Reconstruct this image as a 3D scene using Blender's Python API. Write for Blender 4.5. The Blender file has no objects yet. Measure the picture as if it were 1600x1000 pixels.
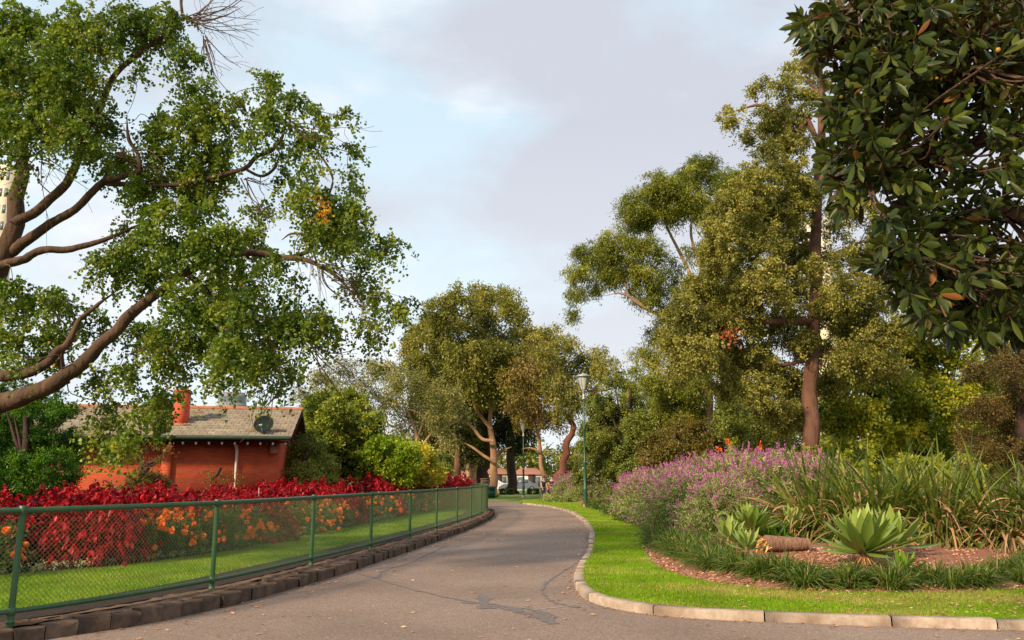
import bpy, math, random
import numpy as np
from mathutils import Vector
R=math.radians
C=bpy.context.scene.collection
# ------------------------------------------------------------------ camera model
F=1600*28/36.; PITCH=math.atan(246/F); H=1.65
cp,sp=math.cos(PITCH),math.sin(PITCH)
def ray(u,v):
    dx=(u-800)/F; dy=(500-v)/F
    return dx, cp-dy*sp, sp+dy*cp
def W(u,v,Y):
    x,y,z=ray(u,v); t=Y/y
    return np.array([x*t,Y,H+z*t])
def G(u,v,z0=0):
    x,y,z=ray(u,v); t=(z0-H)/z
    return np.array([x*t,y*t,z0])
def nrm(a): return a/np.maximum(np.linalg.norm(a,axis=-1,keepdims=True),1e-9)
# ------------------------------------------------------------------ object helpers
def tag(o,label=None,cat=None,group=None,kind=None):
    if label:o['label']=label
    if cat:o['category']=cat
    if group:o['group']=group
    if kind:o['kind']=kind
    return o
def empty(name,loc,label,cat,group=None,rz=0):
    o=bpy.data.objects.new(name,None); C.objects.link(o); o.location=[float(c) for c in loc]; o.rotation_euler=(0,0,rz)
    o.empty_display_size=.2
    return tag(o,label,cat,group)
def link(name,me,mat,parent=None,off=None):
    o=bpy.data.objects.new(name,me); C.objects.link(o)
    mats=mat if isinstance(mat,(list,tuple)) else [mat]
    for m in mats: me.materials.append(m)
    if parent is not None: o.parent=parent
    return o
class MB:
    """collects geometry: numpy blocks of verts, quads and tris"""
    def __init__(s): s.v=[];s.f=[];s.n=0;s.t=[];s.mi=[]
    def add(s,V,Fq,tint=0.5,mi=0):
        V=np.asarray(V,dtype=np.float64).reshape(-1,3); Fq=np.asarray(Fq,dtype=np.int64)
        if len(V)==0: return
        s.v.append(V); s.f.append(Fq+s.n); s.n+=len(V)
        t=np.asarray(tint,dtype=np.float64)
        s.t.append(np.full(len(V),float(t)) if t.ndim==0 else t)
        s.mi.append(np.full(len(Fq),mi))
    def box(s,c,d,rz=0,tint=.5,mi=0,taper=1.0):
        hx,hy,hz=d[0]/2,d[1]/2,d[2]/2
        P=np.array([[x*hx*(taper if z>0 else 1),y*hy*(taper if z>0 else 1),z*hz] for z in(-1,1) for y in(-1,1) for x in(-1,1)],float)
        if rz:
            c_,s_=math.cos(rz),math.sin(rz); P=np.stack([P[:,0]*c_-P[:,1]*s_,P[:,0]*s_+P[:,1]*c_,P[:,2]],1)
        s.add(P+np.array(c,float),[[0,2,3,1],[4,5,7,6],[0,1,5,4],[2,6,7,3],[0,4,6,2],[1,3,7,5]],tint,mi)
    def tube(s,P,r,k=6,tint=.5,rough=0,rng=None,cap=True,mi=0):
        P=np.asarray(P,float); n=len(P); r=np.broadcast_to(np.asarray(r,float),(n,))
        T=np.gradient(P,axis=0); T=nrm(T)
        ref=np.array([0,0,1.]) if abs(T[:,2]).mean()<.8 else np.array([1.,0,0])
        A=nrm(np.cross(T,ref)); B=np.cross(T,A)
        a=np.arange(k)*2*math.pi/k
        rr=r[:,None]*np.ones((n,k))
        if rough and rng is not None:
            lob=rng.uniform(-1,1,(n,k)); lob=(lob+np.roll(lob,1,0)+np.roll(lob,1,1))/2
            rr=rr*(1+rough*lob)
        V=P[:,None,:]+rr[...,None]*(np.cos(a)[None,:,None]*A[:,None,:]+np.sin(a)[None,:,None]*B[:,None,:])
        i=np.arange(n-1)[:,None]; j=np.arange(k)[None,:]; j2=(j+1)%k
        Q=np.stack([i*k+j+0*j2,i*k+j2,(i+1)*k+j2,(i+1)*k+j+0*j2],-1).reshape(-1,4)
        s.add(V,Q,tint,mi)
        if cap:
            for e in(0,n-1):
                ids=np.arange(k)
                m=s.n
                s.add(np.vstack([V[e],P[e][None]]),np.array([[q,(q+1)%k,k,k] for q in ids]),tint,mi)
    def lathe(s,c,prof,k=16,tint=.5,mi=0):
        c=np.array(c,float); a=np.arange(k)*2*math.pi/k
        V=np.array([[[r*math.cos(t),r*math.sin(t),z] for t in a] for r,z in prof])+c
        n=len(prof); i=np.arange(n-1)[:,None]; j=np.arange(k)[None,:]; j2=(j+1)%k
        Q=np.stack([i*k+j+0*j2,i*k+j2,(i+1)*k+j2,(i+1)*k+j+0*j2],-1).reshape(-1,4)
        s.add(V.reshape(-1,3),Q,tint,mi)
    def mesh(s,name,off=None,smooth=False):
        V=np.concatenate(s.v); Q=np.concatenate(s.f); t=np.concatenate(s.t); mi=np.concatenate(s.mi)
        if off is not None: V=V-np.asarray(off,float)
        me=bpy.data.meshes.new(name)
        tri=Q[:,2]==Q[:,3]
        if tri.any():
            tot=np.where(tri,3,4); start=np.concatenate([[0],np.cumsum(tot)[:-1]])
            mask=np.ones(Q.shape,bool); mask[tri,3]=False; idx=Q[mask]
        else:
            start=np.arange(len(Q))*4; idx=Q.ravel()
        me.vertices.add(len(V)); me.vertices.foreach_set('co',V.astype(np.float32).ravel())
        me.loops.add(len(idx)); me.loops.foreach_set('vertex_index',idx.astype(np.int32))
        me.polygons.add(len(Q)); me.polygons.foreach_set('loop_start',start.astype(np.int32))
        if mi.any(): me.polygons.foreach_set('material_index',mi.astype(np.int32))
        if smooth: me.polygons.foreach_set('use_smooth',np.ones(len(Q),bool))
        at=me.attributes.new('tint','FLOAT','POINT'); at.data.foreach_set('value',t.astype(np.float32))
        me.update(calc_edges=True); me.validate()
        return me
    def build(s,name,mat,parent=None,off=None,smooth=False):
        if off is None and parent is not None: off=np.array(parent.location)
        return link(name,s.mesh(name,off,smooth),mat,parent)
def catmull(P,n=6):
    P=np.asarray(P,float)
    if len(P)<3: 
        t=np.linspace(0,1,n+1)[:,None]; return P[0]*(1-t)+P[-1]*t
    Q=np.vstack([2*P[0]-P[1],P,2*P[-1]-P[-2]]); out=[]
    for i in range(1,len(Q)-2):
        for k in range(n):
            t=k/n; a,b,c,d=Q[i-1],Q[i],Q[i+1],Q[i+2]
            out.append(.5*((2*b)+(-a+c)*t+(2*a-5*b+4*c-d)*t*t+(-a+3*b-3*c+d)*t**3))
    out.append(P[-1]); return np.array(out)
# ------------------------------------------------------------------ materials
def newmat(name):
    m=bpy.data.materials.new(name); m.use_nodes=True; nt=m.node_tree
    b=nt.nodes['Principled BSDF']; return m,nt,b
def N(nt,t,**kw):
    n=nt.nodes.new(t)
    for k,v in kw.items():
        if k in n.inputs: n.inputs[k].default_value=v
        else: setattr(n,k,v)
    return n
def ramp(nt,stops,fac,interp='LINEAR'):
    n=nt.nodes.new('ShaderNodeValToRGB'); e=n.color_ramp.elements; n.color_ramp.interpolation=interp
    while len(e)<len(stops): e.new(.5)
    for i,(p,c) in enumerate(stops): e[i].position=p; e[i].color=(*c,1)
    nt.links.new(fac,n.inputs['Fac']); return n.outputs['Color']
WARM=(1.42,1.10,.60)
def leafmat(name,dark,mid,light,accent=None,trans=.3,rough=.45,spec=.3,back=None,noise=.35,nscale=.6):
    m,nt,b=newmat(name); L=nt.links.new
    wm=WARM if dark[1]>dark[0]*.55 else (1,1,1)
    dark,mid,light=[tuple(a*b_ for a,b_ in zip(c,wm)) for c in(dark,mid,light)]
    at=N(nt,'ShaderNodeAttribute',attribute_name='tint')
    stops=[(0.,dark),(.45,mid),(.88,light)]
    if accent: stops+= [(.93,light),(.96,accent)]
    tc=N(nt,'ShaderNodeTexCoord'); no=N(nt,'ShaderNodeTexNoise',Scale=nscale,Detail=3.)
    L(tc.outputs['Object'],no.inputs['Vector'])
    # broad clump-to-clump variation, not for accent leaves
    mm=N(nt,'ShaderNodeMath',operation='MULTIPLY_ADD'); L(no.outputs['Fac'],mm.inputs[0]); mm.inputs[1].default_value=noise*2; mm.inputs[2].default_value=1-noise
    col=ramp(nt,stops,at.outputs['Fac'])
    vm=N(nt,'ShaderNodeVectorMath',operation='SCALE'); L(col,vm.inputs[0]); L(mm.outputs[0],vm.inputs['Scale']); col=vm.outputs[0]
    if back:
        ge=N(nt,'ShaderNodeNewGeometry'); mx=N(nt,'ShaderNodeMix',data_type='RGBA')
        L(ge.outputs['Backfacing'],mx.inputs['Factor']); L(col,mx.inputs['A']); mx.inputs['B'].default_value=(*back,1); col=mx.outputs['Result']
    L(col,b.inputs['Base Color']); b.inputs['Roughness'].default_value=rough; b.inputs['Specular IOR Level'].default_value=spec
    tr=N(nt,'ShaderNodeBsdfTranslucent'); v2=N(nt,'ShaderNodeVectorMath',operation='MULTIPLY'); L(col,v2.inputs[0]); v2.inputs[1].default_value=(1.35,1.5,.6) if dark[1]>dark[0] else (1.5,.8,.8)
    L(v2.outputs[0],tr.inputs['Color'])
    ms=N(nt,'ShaderNodeMixShader'); ms.inputs[0].default_value=trans
    L(b.outputs[0],ms.inputs[1]); L(tr.outputs[0],ms.inputs[2]); L(ms.outputs[0],nt.nodes['Material Output'].inputs['Surface'])
    return m
def surf(name,c1,c2,scale=5,rough=.8,bump=.3,bscale=None,detail=6,dist=.02,stretch=(1,1,1),tintamt=0,spec=.3,metal=0,c3=None,s3=1.):
    m,nt,b=newmat(name); L=nt.links.new
    tc=N(nt,'ShaderNodeTexCoord'); mp=N(nt,'ShaderNodeMapping'); mp.inputs['Scale'].default_value=stretch
    L(tc.outputs['Object'],mp.inputs['Vector'])
    no=N(nt,'ShaderNodeTexNoise',Scale=float(scale),Detail=float(detail),Roughness=.65); L(mp.outputs[0],no.inputs['Vector'])
    col=ramp(nt,[(.3,c1),(.7,c2)],no.outputs['Fac'])
    if c3:
        n3=N(nt,'ShaderNodeTexNoise',Scale=float(s3),Detail=5.); L(mp.outputs[0],n3.inputs['Vector'])
        rf=N(nt,'ShaderNodeMapRange'); L(n3.outputs['Fac'],rf.inputs[0]); rf.inputs[1].default_value=.5; rf.inputs[2].default_value=.72
        mx=N(nt,'ShaderNodeMix',data_type='RGBA'); L(rf.outputs[0],mx.inputs['Factor']); L(col,mx.inputs['A']); mx.inputs['B'].default_value=(*c3,1); col=mx.outputs['Result']
    if tintamt:
        at=N(nt,'ShaderNodeAttribute',attribute_name='tint'); ma=N(nt,'ShaderNodeMath',operation='MULTIPLY_ADD')
        L(at.outputs['Fac'],ma.inputs[0]); ma.inputs[1].default_value=2*tintamt; ma.inputs[2].default_value=1-tintamt
        vm=N(nt,'ShaderNodeVectorMath',operation='SCALE'); L(col,vm.inputs[0]); L(ma.outputs[0],vm.inputs['Scale']); col=vm.outputs[0]
    L(col,b.inputs['Base Color']); b.inputs['Roughness'].default_value=rough; b.inputs['Specular IOR Level'].default_value=spec; b.inputs['Metallic'].default_value=metal
    if bump:
        nb=N(nt,'ShaderNodeTexNoise',Scale=float(bscale or scale*3),Detail=6.); L(mp.outputs[0],nb.inputs['Vector'])
        bp=N(nt,'ShaderNodeBump',Strength=float(bump),Distance=float(dist)); L(nb.outputs['Fac'],bp.inputs['Height']); L(bp.outputs[0],b.inputs['Normal'])
    return m
M={}
M['bark_ginkgo']=surf('bark_ginkgo',(.045,.026,.016),(.14,.078,.046),5,.9,.9,14,dist=.04,stretch=(1,1,.35))
M['bark_red']=surf('bark_red',(.075,.034,.022),(.22,.11,.07),2,.9,.8,9,dist=.05,stretch=(1,1,.3),c3=(.07,.04,.03),s3=.8)
M['bark_pale']=surf('bark_pale',(.33,.19,.10),(.55,.36,.21),.9,.8,.4,5,dist=.03,stretch=(1,1,.4),c3=(.18,.12,.08),s3=.5)
M['bark_tan']=surf('bark_tan',(.24,.12,.06),(.46,.27,.16),.9,.85,.5,5,dist=.03,stretch=(1,1,.4),c3=(.14,.08,.05),s3=.6)
M['bark_dark']=surf('bark_dark',(.03,.018,.014),(.09,.05,.04),2,.9,.6,8,dist=.05,stretch=(1,1,.3))
M['bark_rust']=surf('bark_rust',(.09,.03,.02),(.2,.08,.05),1.5,.9,.6,6,dist=.05,stretch=(1,1,.3))
M['twig']=surf('twig',(.12,.07,.05),(.2,.13,.1),6,.9,0)
M['green_paint']=surf('green_paint',(.020,.078,.024),(.04,.125,.04),6,.42,.15,40,dist=.002,spec=.5,c3=(.05,.09,.05),s3=3)
M['green_wire']=surf('green_wire',(.09,.15,.06),(.19,.24,.13),20,.5,0,spec=.4)
M['lamp_green']=surf('lamp_green',(.02,.07,.035),(.03,.10,.05),6,.45,0,spec=.5)
# leaves
M['lf_ginkgo']=leafmat('ginkgo_leaf',(.035,.085,.012),(.085,.165,.025),(.2,.28,.05),(.42,.26,.03),trans=.32)
M['lf_fig']=leafmat('fig_leaf',(.012,.026,.008),(.026,.05,.012),(.07,.105,.022),(.22,.085,.02),trans=.14,rough=.4,spec=.2,back=(.075,.062,.018))
M['lf_box']=leafmat('box_leaf',(.064,.087,.024),(.153,.19,.06),(.29,.325,.13),(.26,.14,.06),trans=.25)
M['lf_gum']=leafmat('gum_leaf',(.055,.09,.018),(.135,.195,.035),(.25,.31,.07),(.25,.15,.06),trans=.28)
M['lf_bgum']=leafmat('centre_gum_leaf',(.06,.085,.022),(.14,.176,.05),(.24,.27,.095),(.24,.14,.05),trans=.25,nscale=.3)
M['lf_rust']=leafmat('rusty_gum_leaf',(.07,.078,.026),(.155,.16,.055),(.24,.235,.105),(.3,.15,.05),trans=.25,nscale=.3)
M['lf_grey']=leafmat('grey_gum_leaf',(.08,.11,.05),(.17,.205,.10),(.27,.30,.17),(.28,.17,.08),trans=.25,nscale=.3)
M['lf_dark']=leafmat('dark_conifer_leaf',(.015,.025,.008),(.035,.05,.014),(.06,.075,.02),trans=.15)
M['lf_maple']=leafmat('maple_leaf',(.07,.13,.015),(.17,.25,.03),(.34,.38,.06),(.45,.24,.06),trans=.35)
M['lf_brown']=leafmat('brown_conifer_leaf',(.03,.032,.014),(.075,.07,.03),(.14,.12,.055),trans=.18)
M['lf_shrub']=leafmat('shrub_leaf',(.048,.085,.024),(.125,.19,.055),(.24,.31,.105),trans=.22)
M['lf_olive']=leafmat('olive_shrub_leaf',(.05,.06,.018),(.11,.125,.035),(.17,.18,.06),(.28,.12,.04),trans=.22)
M['lf_round']=leafmat('round_tree_leaf',(.05,.095,.016),(.14,.22,.035),(.27,.35,.07),(.26,.2,.07),trans=.22,rough=.35)
M['lf_bright']=leafmat('bright_shrub_leaf',(.07,.15,.01),(.16,.30,.02),(.30,.42,.04),trans=.35)
M['lf_yellow']=leafmat('yellow_shrub_leaf',(.17,.25,.03),(.40,.46,.07),(.62,.62,.20),(.75,.5,.15),trans=.35)
M['lf_fresh']=leafmat('fresh_bush_leaf',(.014,.055,.008),(.035,.13,.012),(.12,.28,.02),trans=.3)
M['lf_far']=leafmat('far_leaf',(.05,.07,.015),(.11,.14,.03),(.18,.2,.05),trans=.2,nscale=.15)
M['lf_rusttwig']=leafmat('rusty_shrub_leaf',(.1,.07,.02),(.2,.12,.04),(.28,.16,.06),(.3,.10,.04),trans=.25)
M['coleus']=leafmat('coleus_leaf',(.10,.003,.006),(.34,.008,.013),(.62,.02,.03),trans=.28,rough=.4,spec=.25,noise=.45,nscale=1.1)
M['rosegreen']=leafmat('flower_bush_leaf',(.025,.05,.014),(.06,.10,.03),(.13,.17,.06),trans=.25)
M['orange']=leafmat('orange_petal',(.72,.14,.015),(.95,.28,.035),(1.,.45,.10),trans=.25,noise=.1)
M['silver']=leafmat('silver_leaf',(.18,.25,.2),(.33,.42,.38),(.5,.58,.56),trans=.1)
M['salvia_leaf']=leafmat('salvia_leaf',(.08,.14,.07),(.19,.29,.16),(.35,.46,.34),(.30,.2,.12),trans=.25)
M['salvia_flower']=leafmat('salvia_flower',(.30,.06,.20),(.50,.15,.36),(.68,.32,.52),trans=.25,noise=.2)
M['liriope']=leafmat('liriope_leaf',(.022,.055,.014),(.055,.12,.028),(.14,.21,.06),(.35,.24,.10),trans=.22,rough=.35)
M['strap']=leafmat('strap_leaf',(.022,.045,.013),(.065,.12,.03),(.2,.27,.08),(.48,.27,.14),trans=.22,rough=.38)
M['strapfresh']=leafmat('fresh_strap_leaf',(.035,.10,.015),(.08,.20,.03),(.17,.32,.06),trans=.25,rough=.38)
M['agave']=leafmat('agave_leaf',(.075,.16,.05),(.135,.25,.08),(.23,.36,.14),trans=.14,rough=.4,spec=.4,noise=.15)
M['canna']=leafmat('canna_leaf',(.10,.17,.02),(.2,.28,.04),(.3,.36,.07),trans=.35)
M['cannafl']=leafmat('canna_flower',(.8,.12,.01),(.9,.2,.02),(.95,.35,.05),trans=.25)
M['grass']=leafmat('grass_blade',(.075,.18,.008),(.145,.31,.012),(.24,.42,.03),(.50,.36,.14),trans=.35,noise=.5,nscale=1.4)
M['litter']=leafmat('fallen_leaf',(.26,.09,.035),(.50,.23,.10),(.72,.46,.25),trans=.05,noise=.2,nscale=3)
M['chips']=leafmat('bark_chip',(.34,.12,.06),(.60,.26,.14),(.78,.48,.30),trans=.0,noise=.25,nscale=2)
M['lawn']=surf('lawn_soil',(.07,.12,.012),(.14,.22,.02),3,.95,.4,40,c3=(.22,.22,.06),s3=.9)
M['field']=surf('grass_field',(.10,.17,.012),(.19,.28,.025),.35,.95,.3,20,c3=(.2,.2,.07),s3=.12)
M['mulch']=surf('mulch',(.17,.065,.035),(.42,.20,.12),12,.95,.9,50,dist=.03,c3=(.32,.16,.09),s3=3)
M['soil']=surf('soil',(.02,.014,.01),(.05,.032,.022),8,.95,.8,30,dist=.03)
M['verge']=surf('verge_soil',(.12,.065,.04),(.24,.15,.10),7,.95,.9,25,dist=.03,c3=(.09,.055,.03),s3=4)
M['bluestone']=surf('bluestone',(.055,.034,.022),(.14,.09,.06),6,.85,.6,25,dist=.015,tintamt=.3,c3=(.16,.11,.07),s3=5)
M['concrete']=surf('kerb_concrete',(.27,.195,.14),(.47,.37,.285),9,.85,.6,60,dist=.008,tintamt=.14,c3=(.22,.15,.10),s3=2.2)
M['tar']=surf('tar_seal',(.12,.098,.088),(.205,.162,.14),14,.6,.1,60,dist=.003)
M['chalk']=surf('chalk',(.30,.28,.27),(.45,.43,.42),30,.8,0)
def asphalt():
    m,nt,b=newmat('asphalt'); L=nt.links.new
    tc=N(nt,'ShaderNodeTexCoord')
    n1=N(nt,'ShaderNodeTexNoise',Scale=.35,Detail=5.); n2=N(nt,'ShaderNodeTexVoronoi',Scale=75.); n3=N(nt,'ShaderNodeTexNoise',Scale=22.,Detail=5.,Roughness=.8)
    for n in(n1,n2,n3): L(tc.outputs['Object'],n.inputs['Vector'])
    base=ramp(nt,[(.3,(.175,.124,.095)),(.5,(.24,.173,.136)),(.7,(.285,.208,.164))],n1.outputs['Fac'])
    sp=ramp(nt,[(0,(.72,.72,.72)),(.55,(1,1,1)),(.85,(1.25,1.2,1.15))],n3.outputs['Fac'])
    mx=N(nt,'ShaderNodeMix',data_type='RGBA',blend_type='MULTIPLY'); mx.inputs['Factor'].default_value=1
    L(base,mx.inputs['A']); L(sp,mx.inputs['B'])
    wn=N(nt,'ShaderNodeSeparateColor'); L(n2.outputs['Color'],wn.inputs[0])
    s2=ramp(nt,[(0,(.78,.76,.74)),(.5,(1,1,1)),(.9,(1.2,1.16,1.12)),(.94,(1.7,1.6,1.5))],wn.outputs[0])
    m2=N(nt,'ShaderNodeMix',data_type='RGBA',blend_type='MULTIPLY'); m2.inputs['Factor'].default_value=1; m2.clamp_result=False
    L(mx.outputs['Result'],m2.inputs['A']); L(s2,m2.inputs['B'])
    L(m2.outputs['Result'],b.inputs['Base Color']); b.inputs['Roughness'].default_value=.82; b.inputs['Specular IOR Level'].default_value=.3
    bp=N(nt,'ShaderNodeBump',Strength=.5,Distance=.006); L(n2.outputs['Distance'],bp.inputs['Height']); L(bp.outputs[0],b.inputs['Normal'])
    return m
M['asphalt']=asphalt()
def brick(name,c1,c2,mort,sc=1.):
    m,nt,b=newmat(name); L=nt.links.new
    tc=N(nt,'ShaderNodeTexCoord'); sx=N(nt,'ShaderNodeSeparateXYZ'); L(tc.outputs['Object'],sx.inputs[0])
    ad=N(nt,'ShaderNodeMath',operation='ADD'); L(sx.outputs['X'],ad.inputs[0]); L(sx.outputs['Y'],ad.inputs[1])
    cx=N(nt,'ShaderNodeCombineXYZ'); L(ad.outputs[0],cx.inputs['X']); L(sx.outputs['Z'],cx.inputs['Y'])
    br=N(nt,'ShaderNodeTexBrick'); L(cx.outputs[0],br.inputs['Vector']); br.inputs['Scale'].default_value=1
    br.inputs['Color1'].default_value=(*c1,1); br.inputs['Color2'].default_value=(*c2,1); br.inputs['Mortar'].default_value=(*mort,1)
    br.inputs['Brick Width'].default_value=.24*sc; br.inputs['Row Height'].default_value=.086*sc; br.inputs['Mortar Size'].default_value=.008*sc
    no=N(nt,'ShaderNodeTexNoise',Scale=1.2,Detail=4.); L(tc.outputs['Object'],no.inputs['Vector'])
    rr=ramp(nt,[(.3,(.8,.8,.8)),(.7,(1.15,1.15,1.15))],no.outputs['Fac'])
    mx=N(nt,'ShaderNodeMix',data_type='RGBA',blend_type='MULTIPLY'); mx.inputs['Factor'].default_value=1; L(br.outputs['Color'],mx.inputs['A']); L(rr,mx.inputs['B'])
    L(mx.outputs['Result'],b.inputs['Base Color']); b.inputs['Roughness'].default_value=.85
    bp=N(nt,'ShaderNodeBump',Strength=.6,Distance=.01,invert=True); L(br.outputs['Fac'],bp.inputs['Height']); L(bp.outputs[0],b.inputs['Normal'])
    return m
M['brick']=brick('red_brick',(.66,.098,.024),(.52,.07,.02),(.36,.11,.06))
M['chimney']=brick('painted_brick',(.62,.09,.035),(.56,.08,.03),(.48,.08,.03))
M['tile']=surf('roof_tile',(.19,.155,.115),(.34,.29,.21),3,.9,.4,30,dist=.01,tintamt=.16,c3=(.20,.12,.08),s3=1.5)
M['trim']=surf('white_trim',(.6,.54,.46),(.72,.66,.58),8,.6,0)
M['gutter']=surf('dark_gutter',(.02,.035,.02),(.04,.06,.035),8,.5,0,spec=.4)
M['darkwood']=surf('dark_timber',(.03,.02,.016),(.06,.04,.03),8,.8,0)
M['dishm']=surf('dish_paint',(.012,.02,.017),(.02,.03,.025),6,.85,0,spec=.05)
M['metal']=surf('grey_metal',(.35,.35,.34),(.5,.5,.48),12,.45,0,metal=.4)
M['glasslamp']=surf('lamp_panes',(.38,.40,.34),(.55,.56,.48),5,.25,0,spec=.5)
M['cream']=surf('cream_render',(.62,.52,.36),(.72,.62,.45),1,.8,0)
M['greycon']=surf('grey_concrete',(.2,.19,.2),(.28,.27,.28),1,.8,0)
M['window']=surf('window_glass',(.10,.12,.13),(.16,.18,.2),2,.15,0,spec=.6)
M['white']=surf('white_paint',(.68,.66,.62),(.8,.78,.74),3,.5,0)
M['carwhite']=surf('car_paint',(.7,.7,.7),(.45,.46,.47),3,.25,0,spec=.6)
M['carblue']=surf('car_paint_grey',(.1,.12,.15),(.13,.15,.18),3,.25,0,spec=.6)
M['rubber']=surf('rubber',(.015,.015,.015),(.03,.03,.03),5,.8,0)
M['terracotta']=surf('terracotta',(.35,.13,.07),(.45,.2,.12),3,.85,.3)
M['binm']=surf('bin_plastic',(.008,.06,.04),(.012,.08,.05),4,.4,0,spec=.5)
M['skin']=surf('skin',(.45,.26,.18),(.5,.3,.21),6,.55,0)
M['hair']=surf('hair',(.015,.01,.008),(.03,.02,.015),30,.6,0)
M['redcloth']=surf('red_cloth',(.45,.02,.03),(.55,.03,.04),20,.9,0)
M['maroon']=surf('maroon_cloth',(.22,.012,.02),(.28,.02,.03),20,.9,0)
M['blackcloth']=surf('black_cloth',(.02,.018,.022),(.035,.03,.035),20,.9,0)
M['trouser']=surf('trouser_cloth',(.03,.035,.05),(.05,.055,.075),20,.9,0)
M['log']=surf('log_bark',(.14,.065,.04),(.38,.22,.14),14,.9,1.,40,dist=.03,stretch=(1.6,.5,.5))
M['deadleaf']=leafmat('dead_leaf',(.35,.2,.1),(.5,.33,.18),(.62,.45,.28),trans=.1)
# ------------------------------------------------------------------ foliage builders
def kites(mb,P,D,L,Wd,rng,tint,wpos=.45,fold=.12,mi=0):
    n=len(P)
    if n==0:return
    D=nrm(D); S=nrm(np.cross(D,rng.normal(size=(n,3)))); U=np.cross(S,D)
    L=np.broadcast_to(L,(n,))[:,None]; Wd=np.broadcast_to(Wd,(n,))[:,None]
    m=P+D*L*wpos+U*L*fold
    V=np.stack([P,m+S*Wd*.5,P+D*L,m-S*Wd*.5],1)
    Q=np.arange(n*4).reshape(n,4)
    mb.add(V,Q,np.repeat(tint,4),mi)
def ribbons(mb,B,D,L,Wd,droop,segs,rng,tint,prof,fold=.25,side=None,bendmax=None):
    """long arched leaves: B base, D direction, gravity droop, V folded section"""
    n=len(B); D=nrm(D); L=np.broadcast_to(L,(n,)); Wd=np.broadcast_to(Wd,(n,)); droop=np.broadcast_to(droop,(n,))
    t=np.linspace(0,1,segs+1)
    P=B[:,None,:]+D[:,None,:]*(L[:,None]*t)[...,None]
    P[...,2]-=(droop*L)[:,None]*t**2
    T=nrm(np.gradient(P,axis=1))
    if side is None:
        S=np.cross(D,np.array([0,0,1.])); bad=np.linalg.norm(S,axis=1)<.1; S[bad]=rng.normal(size=(bad.sum(),3)); S=nrm(S+rng.normal(scale=.25,size=S.shape))
    else: S=side
    S=S[:,None,:]-T*np.sum(S[:,None,:]*T,-1,keepdims=True); S=nrm(S); U=np.cross(S,T)
    w=np.array([prof(x) for x in t]); hw=(Wd[:,None]*w[None,:]*.5)[...,None]
    V=np.stack([P+S*hw+U*hw*fold,P-U*hw*fold*.3,P-S*hw+U*hw*fold],2)  # n,segs+1,3,3
    k=(segs+1)*3; base=(np.arange(n)*k)[:,None,None]
    i=np.arange(segs)[None,:,None]*3; j=np.arange(2)[None,None,:]
    q=base+i+j
    Q=np.stack([q,q+1,q+4,q+3],-1).reshape(-1,4)
    mb.add(V.reshape(-1,3),Q,np.repeat(tint,k))
def sprays(mb,Cn,spec,rng,outc=None,ctint=None):
    """leafy shoots around clump centres"""
    s=dict(ntw=8,L=.5,nl=12,leaf=(.06,.05),up=.2,droop=.3,out=.6,jit=.04,hang=.3,acc=.0,wpos=.45,tv=.16,cv=.16); s.update(spec)
    K=len(Cn)
    if K==0:return
    nt_,nl=s['ntw'],s['nl']
    d=nrm(rng.normal(size=(K,nt_,3)))
    if outc is not None: d=d+s['out']*nrm(Cn-outc)[:,None,:]
    d[...,2]+=s['up']; d=nrm(d)
    L=s['L']*rng.uniform(.5,1.15,(K,nt_,1,1))
    t=rng.uniform(.12,1,(K,nt_,nl,1))
    P=Cn[:,None,None,:]+d[:,:,None,:]*L*t
    P[...,2]-=s['droop']*(L*t*t)[...,0]
    P=P+rng.normal(scale=s['jit'],size=P.shape)
    D=d[:,:,None,:]*.5+rng.normal(scale=.7,size=P.shape); D[...,2]-=s['hang']
    if ctint is None: ctint=rng.normal(scale=s['cv'],size=K)
    ti=.45+ctint[:,None,None]+rng.normal(scale=s['tv'],size=(K,nt_,nl))+rng.normal(scale=s['cv']*.5,size=(K,nt_,1))
    ti=np.clip(ti,0,.88); 
    if s['acc']: ti=np.where(rng.random(ti.shape)<s['acc'],1.,ti)
    P=P.reshape(-1,3); D=D.reshape(-1,3); sc=rng.uniform(.7,1.25,len(P))
    kites(mb,P,D,s['leaf'][0]*sc,s['leaf'][1]*sc,rng,ti.ravel(),s['wpos'])
DENS=2.6
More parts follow.
